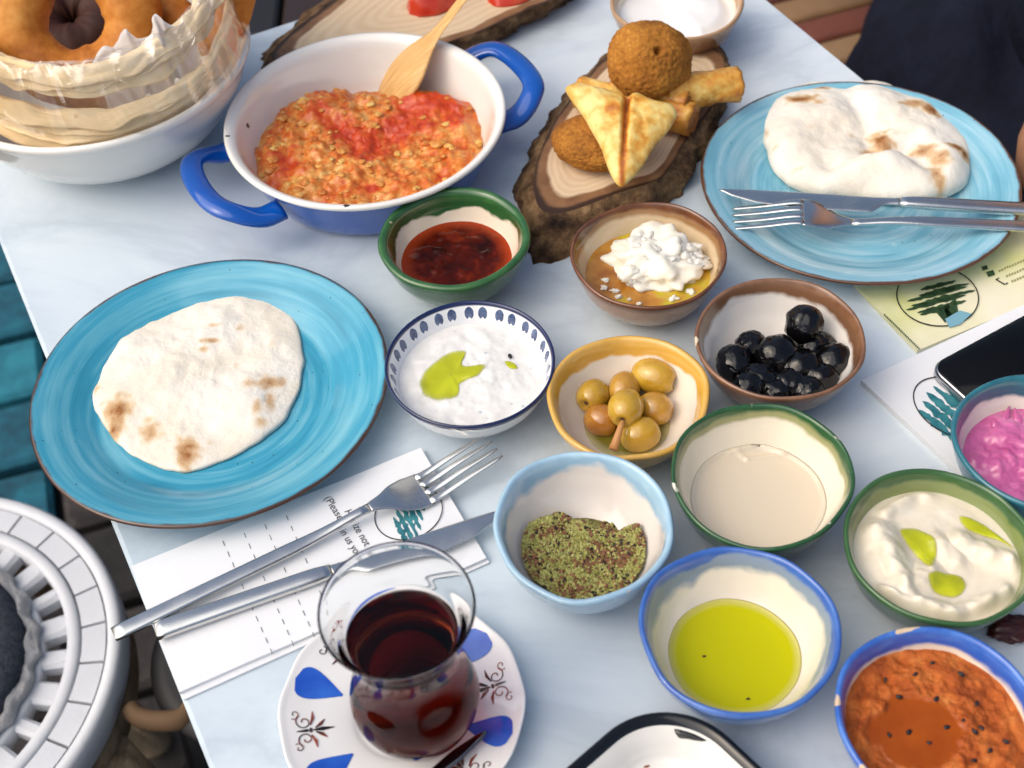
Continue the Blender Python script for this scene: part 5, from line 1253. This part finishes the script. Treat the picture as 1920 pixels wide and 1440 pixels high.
def fold(px_z, w_, lay, seed, label, a0, a1, dz=.0030):
    """folded flatbread: thin sheets draped one over the other along a ridge path"""
    path = crom([tuple(P(a, b, z)) for a, b, z in px_z], 90); n = len(path)
    root = thing('folded_flatbread', Vector(path[45]), label, 'bread', 'folded flatbreads in the white bowl')
    for L_ in range(lay):
        V = []; nu = 20; an = R(lerp(a0, a1, L_ / (lay - 1)))
        for i in range(n):
            p = Vector(path[i]); t = (Vector(path[min(i + 1, n - 1)]) - Vector(path[max(i - 1, 0)])).normalized()
            s_ = Vector((0, 0, 1)).cross(t).normalized(); outw = -s_ if s_.dot(bb - p) > 0 else s_
            x = i / n * 9; wav = nz(x * .5, L_ * 1.7 + seed, 0, 1, 2)
            lw_ = w_ * (1 + .32 * nz(x, L_ * 2.3 + seed, 3, .8, 2)) * (1 - .12 * L_)
            for k in range(nu):
                u = -.55 + 1.55 * k / (nu - 1); aa = an + .34 * wav + .25 * u * nz(x * .8, L_ * 3 + seed, 5, 1, 2)
                rise = math.sqrt(u * u + .05) - .22
                q = p + outw * (lw_ * u * math.cos(aa)) + Vector((0, 0, lw_ * rise * math.sin(aa) + L_ * dz + .0032 * nz(x * 1.6, u * 2, L_ + seed, 1, 3)))
                rd = math.hypot(q.x - bb.x, q.y - bb.y); lim = BR * (.885 + .05 * sstep(.064, .074, q.z))
                if rd > lim: q.x = bb.x + (q.x - bb.x) * lim / rd; q.y = bb.y + (q.y - bb.y) * lim / rd; q.z = max(q.z, .052)
                V.append(q)
        o = mk('layer', V, grid_faces(nu, n), mat_lav, root); md = o.modifiers.new('thick', 'SOLIDIFY'); md.thickness = .0020; md.offset = 0
        md = o.modifiers.new('soft', 'SUBSURF'); md.levels = 1; md.render_levels = 1
    return root
fold([(-95, 122, .073), (-40, 178, .073), (40, 215, .073), (130, 232, .072), (228, 227, .072), (314, 196, .073), (382, 146, .076), (424, 88, .081), (438, 20, .087)], .0185, 4, 1, 'outer folded flatbread pressed against the bowl rim under plastic', -62, -40)
fold([(-60, 72, .098), (0, 118, .100), (80, 138, .101), (170, 140, .101), (250, 116, .101), (312, 82, .103), (362, 35, .107), (388, -15, .110), (398, -55, .112)], .0165, 3, 6, 'inner folded flatbread curling around the fried rings', -60, -42)
# clear plastic bag over the flatbread
M = Mat('clear_plastic', rough=.08, spec=.5)
tr = M.n('ShaderNodeBsdfTransparent', {'Color': (.97, .97, .97, 1)}); gl = M.n('ShaderNodeBsdfGlossy', {'Roughness': .12, 'Color': (1, 1, 1, 1)}); df = M.n('ShaderNodeBsdfTranslucent', {'Color': (.9, .9, .9, 1)})
lw = M.n('ShaderNodeLayerWeight', {'Blend': .35}, 1)
nd = M.t.nodes.new('ShaderNodeMixShader'); M.set(0, M.mth('ADD', M.mth('MULTIPLY', lw, .35), .10), nd); M.t.links.new(tr, nd.inputs[1]); M.t.links.new(gl, nd.inputs[2])
nd2 = M.t.nodes.new('ShaderNodeMixShader'); nd2.inputs[0].default_value = .14; M.t.links.new(nd.outputs[0], nd2.inputs[1]); M.t.links.new(df, nd2.inputs[2]); M.t.links.new(nd2.outputs[0], M.out.inputs['Surface'])
mat_bag = M.m
outer = crom([tuple(P(a, b, .072)) for a, b in ((-105, 150), (-40, 205), (50, 248), (150, 262), (260, 250), (360, 205), (430, 145), (462, 80), (470, 0), (468, -60))], 110)
inner = crom([tuple(P(a, b, z)) for a, b, z in ((-60, 60, .100), (0, 105, .108), (80, 115, .110), (170, 110, .116), (250, 80, .116), (310, 55, .114), (350, 20, .118), (380, -25, .122), (420, -55, .130), (480, -80, .130))], 110)
V = []; nv = 44; rn = random.Random(3)
for j in range(nv):
    t = j / (nv - 1)
    for i in range(110):
        p = Vector(outer[i]).lerp(Vector(inner[i]), t); p.z += .020 * math.sin(math.pi * min(1, t * 1.05)) 
        cr = abs(mn.noise(Vector((p.x * 42, p.y * 42, 3)))) + .6 * abs(mn.noise(Vector((p.x * 95, p.y * 70, 8)))); p += Vector((.002 * nz(p.x, p.y, 8, 60, 2), .002 * nz(p.x, p.y, 12, 60, 2), -.016 * (cr - .3) * math.sin(math.pi * (.1 + t * .85))))
        V.append(p)
bag = tag(mk('plastic_bag', V, grid_faces(110, nv), mat_bag, smooth=False), 'crinkled clear plastic bag wrapped over the folded flatbreads', 'bag')
# greaseproof paper sticking up
M = Mat('greaseproof', C(232, 226, 216), .6, .2).sss(.6, (1, .95, .85), .01); M.bump(M.noise(60, 3), .3, .002)
pts = [(172, 118, .098), (195, 86, .108), (214, 88, .104), (236, 54, .120), (256, 72, .108), (284, 62, .110), (288, 28, .128), (306, 36, .116), (330, 48, .112), (352, 30, .112)]
top = crom([tuple(P(a, b, z)) for a, b, z in pts], 60); V = []
for j in range(12):
    t = j / 11
    for i in range(60):
        p = Vector(top[i]); q = p + Vector((.004, -.006, -.045)); w_ = p.lerp(q, t); V.append(w_ + Vector((.0016 * nz(w_.x, w_.z, 1, 70, 2), .003 * nz(w_.x, w_.z, 5, 60, 2), 0)))
o = tag(mk('greaseproof_paper', V, grid_faces(60, 12), M.m), 'torn white greaseproof paper sticking up beside the fried rings', 'paper'); md = o.modifiers.new('thick', 'SOLIDIFY'); md.thickness = .0003

# ------------------------------------------------------------------ round white stool, bottom left
sz0 = -.28; s0 = P(-195, 1270, sz0); RS = (P(219, 1270, sz0) - s0).length
stool = thing('round_stool', Vector((s0.x, s0.y, GZ)), 'round white painted stool with spoked seat and grey cushion', 'stool')
M = Mat('white_paint_worn', rough=.45, spec=.4); wr = M.ramp(M.noise(30, 6, .7), [(.66, 0), (.72, 1)])
M.set('Base Color', M.mix(M.mth('MULTIPLY', wr, .45), M.ramp(M.noise(9, 3), [(.3, C(196, 199, 205)), (.7, C(214, 216, 219))]), C(150, 136, 120))); M.bump(M.noise(80, 4), .25, .002); mat_wp = M.m
M = Mat('bare_wood_grey', rough=.8, spec=.2); M.set('Base Color', M.ramp(M.noise(1, 5, v=M.map(M.tc(), (60, 60, 12))), [(.3, C(92, 76, 60)), (.6, C(150, 130, 104)), (.8, C(182, 164, 138))])); M.bump(M.noise(90, 5), .6, .004); mat_bw = M.m
def ringp(name, r0, r1, z0, z1, mat, parent, bev=.002, n=120):
    return lathe(name, (s0.x, s0.y, sz0), [(r0, z0, 0), (r1 - bev, z0, 0), (r1, z0 + bev, .2), (r1, z1 - bev, .4), (r1 - bev, z1, .5), (r0 + bev, z1, .7), (r0, z1 - bev, .8), (r0, z0, 1)], mat, n, parent, smooth_prof=False)
ringp('outer_rim', RS * .935, RS, -.026, .004, mat_wp, stool, .003)
ringp('inner_rim', RS * .755, RS * .815, -.020, .003, mat_wp, stool)
ringp('panel_bed', RS * .812, RS * .938, -.022, -.004, simple('joint_grey', C(150, 150, 150), .7), stool)
for k in range(28):
    t0, t1 = 2 * math.pi * (k + .035) / 28, 2 * math.pi * (k + .965) / 28; V = []
    for z in (-.008, .0015):
        for r in (RS * .822, RS * .928):
            for i in range(7): t = lerp(t0, t1, i / 6); V.append((s0.x + r * math.cos(t), s0.y + r * math.sin(t), sz0 + z))
    Fc = [(a, a + 1, b + 1, b) for a, b in [(14 + i, 21 + i) for i in range(6)]]
    Fc = [f[::-1] for f in Fc]
    for i in range(6): Fc += [(i, i + 1, 15 + i, 14 + i), (21 + i, 22 + i, 8 + i, 7 + i)]
    Fc += [(0, 14, 21, 7), (6, 13, 27, 20)]
    mk('seat_panel', V, Fc, mat_wp, stool, smooth=False)
for k in range(26):
    t = 2 * math.pi * (k + .3) / 26; d = Vector((math.cos(t), math.sin(t), 0)); wv = RS * .77 * 2 * math.pi / 26 * (.50 + .12 * math.sin(k * 2.3))
    V, Fc = boxg(s0 + d * RS * .67 + Vector((0, 0, -.018)), RS * .20, wv, .016, d, Vector((-d.y, d.x, 0)), .003)
    mk('spoke', V, Fc, mat_wp, stool, smooth=False)
ringp('hub_ring', RS * .45, RS * .645, -.020, -.001, mat_wp, stool)
M = Mat('white_fluff', C(214, 215, 218), .9, .1); M.bump(M.noise(240, 6, .75), 1, .010); V = []
for j in range(14):
    b = math.pi * j / 13
    for i in range(140):
        t = 2 * math.pi * i / 140; rr = RS * (.590 + .035 * nz(math.cos(t) * 5, math.sin(t) * 5, 2, 1.4, 3) + .045 * math.cos(b)); V.append((s0.x + rr * math.cos(t), s0.y + rr * math.sin(t), sz0 + .002 + (.006 + .005 * nz(math.cos(t) * 9, math.sin(t) * 9, b, 1, 2)) * math.sin(b)))
mk('fleece_trim', V, grid_faces(140, 14, True), M.m, stool)
M = Mat('charcoal_felt', rough=.95, spec=.1); M.set('Base Color', M.ramp(M.noise(220, 4, .7), [(.35, C(50, 54, 62)), (.7, C(76, 80, 90))])); M.bump(M.noise(400, 3), .5, .002)
lathe('seat_cushion', (s0.x, s0.y, sz0), [(0, -.012, 0), (RS * .5, -.012, .2), (RS * .585, 0, .4), (RS * .56, .014, .6), (RS * .45, .022, .8), (0, .026, 1)], M.m, 96, stool)
lathe('skirt', (s0.x, s0.y, sz0), [(RS * .93, -.024, 0), (RS * .985, -.026, .2), (RS * .985, -.060, .6), (RS * .95, -.065, .8), (RS * .90, -.06, 1)], mat_bw, 120, stool, smooth_prof=False)
for k in range(4):
    t = R(-20 + 90 * k); d = Vector((math.cos(t), math.sin(t), 0)); V, Fc = tube([Vector((s0.x, s0.y, z)) + d * RS * r for z, r in ((sz0 - .05, .93), (sz0 - .12, 1.02), (sz0 - .22, .98), (sz0 - .36, .93), (GZ + .01, 1.02), (GZ, 1.02))], [.024, .027, .020, .017, .020, .02], 14)
    V = [v + Vector((.004 * nz(v.x, v.y, v.z, 60, 2), .004 * nz(v.x, v.y, v.z + 5, 60, 2), 0)) for v in V]
    mk('carved_leg', V, Fc, mat_bw, stool)

# ------------------------------------------------------------------ bentwood chair under the table edge
mat_tan = simple('tan_wood', C(104, 80, 56), .75, .4, var=.15, vs_=30, bump=.15, bs=120)
zc_ = -.30; ch0 = P(365, 1255, zc_)
chair = thing('bentwood_chair', Vector((ch0.x, ch0.y, GZ)), 'tan bentwood seat tucked under the table edge beside the white stool', 'chair')
q = crom([tuple(P(a, b, zc_)) for a, b in ((245, 1330), (262, 1345), (300, 1352), (345, 1345), (372, 1310), (420, 1290), (520, 1270))], 40)
V, Fc = tube([Vector(v) for v in q], .0075, 14, True, 1.3); mk('bent_rail', V, Fc, mat_tan, chair)
hq = Vector(q[20]); sd = (ch0 - hq); sd.z = 0
lathe('seat', (ch0.x + .045, ch0.y + .015, zc_ - .012), [(0, 0, 0), (.07, 0, .2), (.082, .006, .5), (.07, .016, .8), (0, .012, 1)], simple('dark_seat', C(22, 20, 22), .6), 48, chair)
for k in range(3):
    t = R(200 + 120 * k); V, Fc = tube([Vector((ch0.x + .045 + .06 * math.cos(t), ch0.y + .015 + .06 * math.sin(t), zc_ - .01)), Vector((ch0.x + .045 + .11 * math.cos(t), ch0.y + .015 + .11 * math.sin(t), GZ))], [.012, .010], 10); mk('leg', V, Fc, simple('dark_leg', C(30, 26, 26), .5), chair)

# ------------------------------------------------------------------ bench on the right side, striped rug on it
bz = -.30
bc = tc_ + TN * (Wd / 2 + .30) - TE * .02
bench = thing('wooden_bench', Vector((bc.x, bc.y, GZ)), 'low wooden bench of brown slats along the table side', 'bench')
cols = [C(112, 84, 58), C(86, 44, 32), C(128, 98, 66), C(104, 56, 40), C(132, 104, 74), C(70, 44, 34), C(126, 96, 66), C(98, 52, 38), C(120, 92, 64), C(80, 52, 38)]
bdir = (P(1660, 30, bz) - P(1500, 72, bz)).normalized(); bperp = Vector((bdir.y, -bdir.x, 0))
b0 = P(1500, 72, bz)
for k in range(10):
    w_ = .042; c_ = b0 + bperp * ((k - 3.2) * (w_ + .004)) + bdir * .30 + Vector((0, 0, -.022))
    V, Fc = boxg(c_, 1.5, w_, .022, bdir, Vector((0, 0, 1)).cross(bdir), .003); mk('seat_slat', V, Fc, simple('slat_%s' % 'abcdefghij'[k], cols[k], .55, var=.25, vs_=14, bump=.2, bs=80), bench, smooth=False)
for sx in (-.30, .95):
    V, Fc = boxg(b0 + bperp * .06 + bdir * sx + Vector((0, 0, GZ - bz)), .05, .34, -GZ + bz - .022, bdir, Vector((0, 0, 1)).cross(bdir), .004); mk('trestle', V, Fc, simple('trestle_wood', C(70, 48, 36), .6), bench, smooth=False)

# dark slatted bench behind the table
dz_ = -.25; d0 = P(560, 10, dz_)
dk = thing('dark_bench', Vector((d0.x, d0.y + .2, GZ)), 'dark brown wooden bench beyond the far table edge', 'bench')
dcol = [C(22, 18, 18), C(58, 24, 20), C(26, 20, 20), C(48, 26, 22), C(20, 17, 18), C(40, 24, 20)]
for k in range(12):
    V, Fc = boxg(Vector((d0.x - .30 + k * .062, d0.y + .22, dz_ - .025)), .056, .55, .025, bev=.004); mk('slat', V, Fc, simple('dark_slat_%s' % 'abcdefghijkl'[k], dcol[k % 6], .5, var=.2, vs_=12), dk, smooth=False)
for sx in (-.28, .36):
    V, Fc = boxg(Vector((d0.x + sx, d0.y + .22, GZ)), .05, .5, -GZ + dz_ - .025, bev=.004); mk('leg_frame', V, Fc, simple('dark_frame', C(24, 20, 20), .6), dk, smooth=False)
gq = P(462, 62, -.35); V, Fc = boxg(Vector((gq.x - .02, gq.y + .05, GZ)), .16, .16, -GZ - .33, bev=.01)
gp = thing('green_pot', Vector((gq.x - .02, gq.y + .05, GZ)), 'dark green square planter beyond the far table edge', 'planter'); mk('box', V, Fc, simple('dark_green_paint', C(20, 54, 40), .5, var=.2), gp, smooth=False)
V, Fc = boxg(Vector((gq.x - .02, gq.y + .05, -.332)), .14, .14, .006, bev=.002); mk('soil', V, Fc, simple('soil', C(26, 20, 16), .95, bump=.8, bs=90, bd=.004), gp, smooth=False)

# dark dried pepper lying between two bowls at the right
q = P(1902, 1178, .004); V, Fc = blob(q, .011, 5, .5, 2.5, 4, (1.3, .7, .35)); tag(mk('dried_pepper', V, Fc, simple('pepper_dark', C(72, 26, 20), .35, var=.3, vs_=80)), 'dark red dried pepper scrap between the hummus and pepper paste bowls', 'pepper')

# ------------------------------------------------------------------ person seated on the bench (mostly outside the frame)
fc_ = -TN; sd_ = TE.copy()                                    # facing the table; sd_ = towards the viewer
hip = Vector((.60, .985, -.205))
def at_(f, s_, z): return Vector((hip.x, hip.y, 0)) + fc_ * f + sd_ * s_ + Vector((0, 0, z))
elb = P(1962, 292, -.025)
J = {}; E_ = []; RAD = {}
def jn(k, p, r, par=None):
    J[k] = (len(J), Vector(p)); RAD[k] = r
    if par: E_.append((J[par][0], J[k][0]))
jn('pelvis', at_(0, 0, -.20), (.15, .11)); jn('waist', at_(.0, 0, -.03), (.125, .095), 'pelvis'); jn('chest', at_(.01, 0, .13), (.14, .105), 'waist'); jn('collar', at_(.01, 0, .235), (.085, .07), 'chest'); jn('neck', at_(.03, 0, .30), (.05, .05), 'collar'); jn('jaw', at_(.055, 0, .355), (.058, .068), 'neck'); jn('skull', at_(.04, 0, .44), (.075, .09), 'jaw'); jn('crown', at_(.035, 0, .50), (.05, .06), 'skull'); jn('nose', at_(.145, 0, .40), (.010, .012), 'skull')
for s_, tg in ((1, 'n'), (-1, 'f')):
    jn(tg + 'hip', at_(.05, .09 * s_, -.215), (.085, .08), 'pelvis'); jn(tg + 'knee', at_(.37, .10 * s_, -.27), (.056, .054), tg + 'hip'); jn(tg + 'shin', at_(.40, .10 * s_, -.46), (.05, .05), tg + 'knee'); jn(tg + 'ankle', at_(.38, .10 * s_, -.67), (.034, .034), tg + 'shin'); jn(tg + 'toe', at_(.52, .11 * s_, -.71), (.036, .024), tg + 'ankle')
    jn(tg + 'shoulder', at_(.01, .165 * s_, .205), (.055, .055), 'collar')
jn('nelbow', elb, (.037, .037), 'nshoulder'); hw_ = elb + (TE * .8 + fc_ * .35).normalized() * .24 + Vector((0, 0, .055)); jn('nwrist', hw_, (.026, .021), 'nelbow')
fe = at_(-.06, -.22, -.02); jn('felbow', fe, (.037, .037), 'fshoulder'); fw = at_(-.05, -.29, -.23); jn('fwrist', fw, (.026, .021), 'felbow')
for tg, w_, dr in (('n', hw_, (TE * .8 + fc_ * .35).normalized()), ('f', fw, (fc_ * .3 - sd_ * .9).normalized())):
    ac = dr.cross(Vector((0, 0, 1))).normalized(); jn(tg + 'palm', w_ + dr * .06 + Vector((0, 0, -.006)), (.036, .014), tg + 'wrist')
    for k, (o_, L_) in enumerate(((-.030, .068), (-.010, .078), (.010, .074), (.029, .058))):
        b_ = w_ + dr * .085 + ac * o_ + Vector((0, 0, -.008)); jn('%sk%d' % (tg, k), b_, (.0095, .0095), tg + 'palm'); jn('%sm%d' % (tg, k), b_ + dr * L_ * .55 + Vector((0, 0, .004)), (.0085, .0085), '%sk%d' % (tg, k)); jn('%st%d' % (tg, k), b_ + dr * L_ + Vector((0, 0, -.010)), (.0072, .0072), '%sm%d' % (tg, k))
    b_ = w_ + dr * .03 - ac * .035; jn(tg + 'tb', b_, (.011, .011), tg + 'palm'); jn(tg + 'tt', b_ + dr * .045 - ac * .018, (.009, .009), tg + 'tb')
person = thing('person', Vector((hip.x, hip.y, GZ)), 'seated person in dark navy clothes beside the table, arm bare', 'person')
def skin_mesh(name, keys_r, mat, edges, sub=2):
    ks = list(keys_r); idx = {J[k][0]: i for i, k in enumerate(ks)}
    me = bpy.data.meshes.new(name); me.from_pydata([tuple(J[k][1] - wloc(person)) for k in ks], [(idx[a], idx[b]) for a, b in edges if a in idx and b in idx], []); me.materials.append(mat)
    o = bpy.data.objects.new(name, me); sc.collection.objects.link(o); o.parent = person
    md = o.modifiers.new('skin', 'SKIN'); md.use_smooth_shade = True
    for i, k in enumerate(ks): me.skin_vertices[0].data[i].radius = keys_r[k]
    me.skin_vertices[0].data[0].use_root = True
    m2 = o.modifiers.new('sub', 'SUBSURF'); m2.levels = sub; m2.render_levels = sub
    return o
mat_skin = Mat('skin', rough=.5, spec=.4).sss(.15, (1, .35, .2), .006); mat_skin.set('Base Color', mat_skin.ramp(mat_skin.noise(40, 4), [(.3, C(168, 118, 88)), (.7, C(186, 138, 106))])); mat_skin = mat_skin.m
skin_mesh('body', RAD, mat_skin, E_)
M = Mat('navy_cloth', rough=.85, spec=.15); M.set('Base Color', M.ramp(M.noise(30, 4), [(.3, C(14, 17, 30)), (.7, C(22, 26, 42))])); M.bump(M.noise(18, 3), .5, .02); M.bump(M.noise(700, 2), .25, .0008); mat_navy = M.m
J['nsleeve'] = (len(J), J['nshoulder'][1].lerp(elb, .78)); J['fsleeve'] = (len(J), J['fshoulder'][1].lerp(fe, .97))
shirt = {k: (RAD[k][0] + .018, RAD[k][1] + .018) for k in ('pelvis', 'waist', 'chest', 'collar', 'nshoulder', 'fshoulder')}
shirt['nsleeve'] = (.052, .052); shirt['fsleeve'] = (.052, .052)
skin_mesh('shirt', shirt, mat_navy, E_ + [(J['nshoulder'][0], J['nsleeve'][0]), (J['fshoulder'][0], J['fsleeve'][0])])
# skirt over both thighs
so_ = [tuple(P(a, b, -.20))[:2] for a, b in ((1578, 128), (1604, 88), (1614, 52), (1644, 16), (1700, -8), (1800, -60), (1980, -150), (2180, -130), (2330, 60), (2250, 260), (2150, 420), (1960, 470), (1800, 400), (1690, 300), (1610, 190))]
def skh(x, y, k):
    p = Vector((x, y, 0)) - Vector((hip.x, hip.y, 0)); s_ = p.dot(sd_); return .175 + .020 * math.cos(s_ / .095 * math.pi) * -1 + .012 * nz(x, y, 2, 9, 3) + .02 * sstep(.25, .0, p.dot(fc_))
o = loaf('skirt', so_, -.285, skh, mat_navy, 50, 140, .09, parent=person)
M = simple('dark_hair', C(30, 20, 16), .5, .4, bump=.6, bs=160, bd=.004)
V, Fc = blob(J['skull'][1] + Vector((0, 0, .025)) - fc_ * .018, .094, 3, .06, 3, 4, (.95, .95, 1.0)); mk('hair', V, Fc, M, person)
for s_ in (1, -1):
    V, Fc = blob(J['skull'][1] + fc_ * .083 + sd_ * (.030 * s_) + Vector((0, 0, -.018)), .010, 1, 0, 1, 3, (1, 1, .7)); mk('eye', V, Fc, simple('eye_dark', C(40, 30, 26), .2), person)
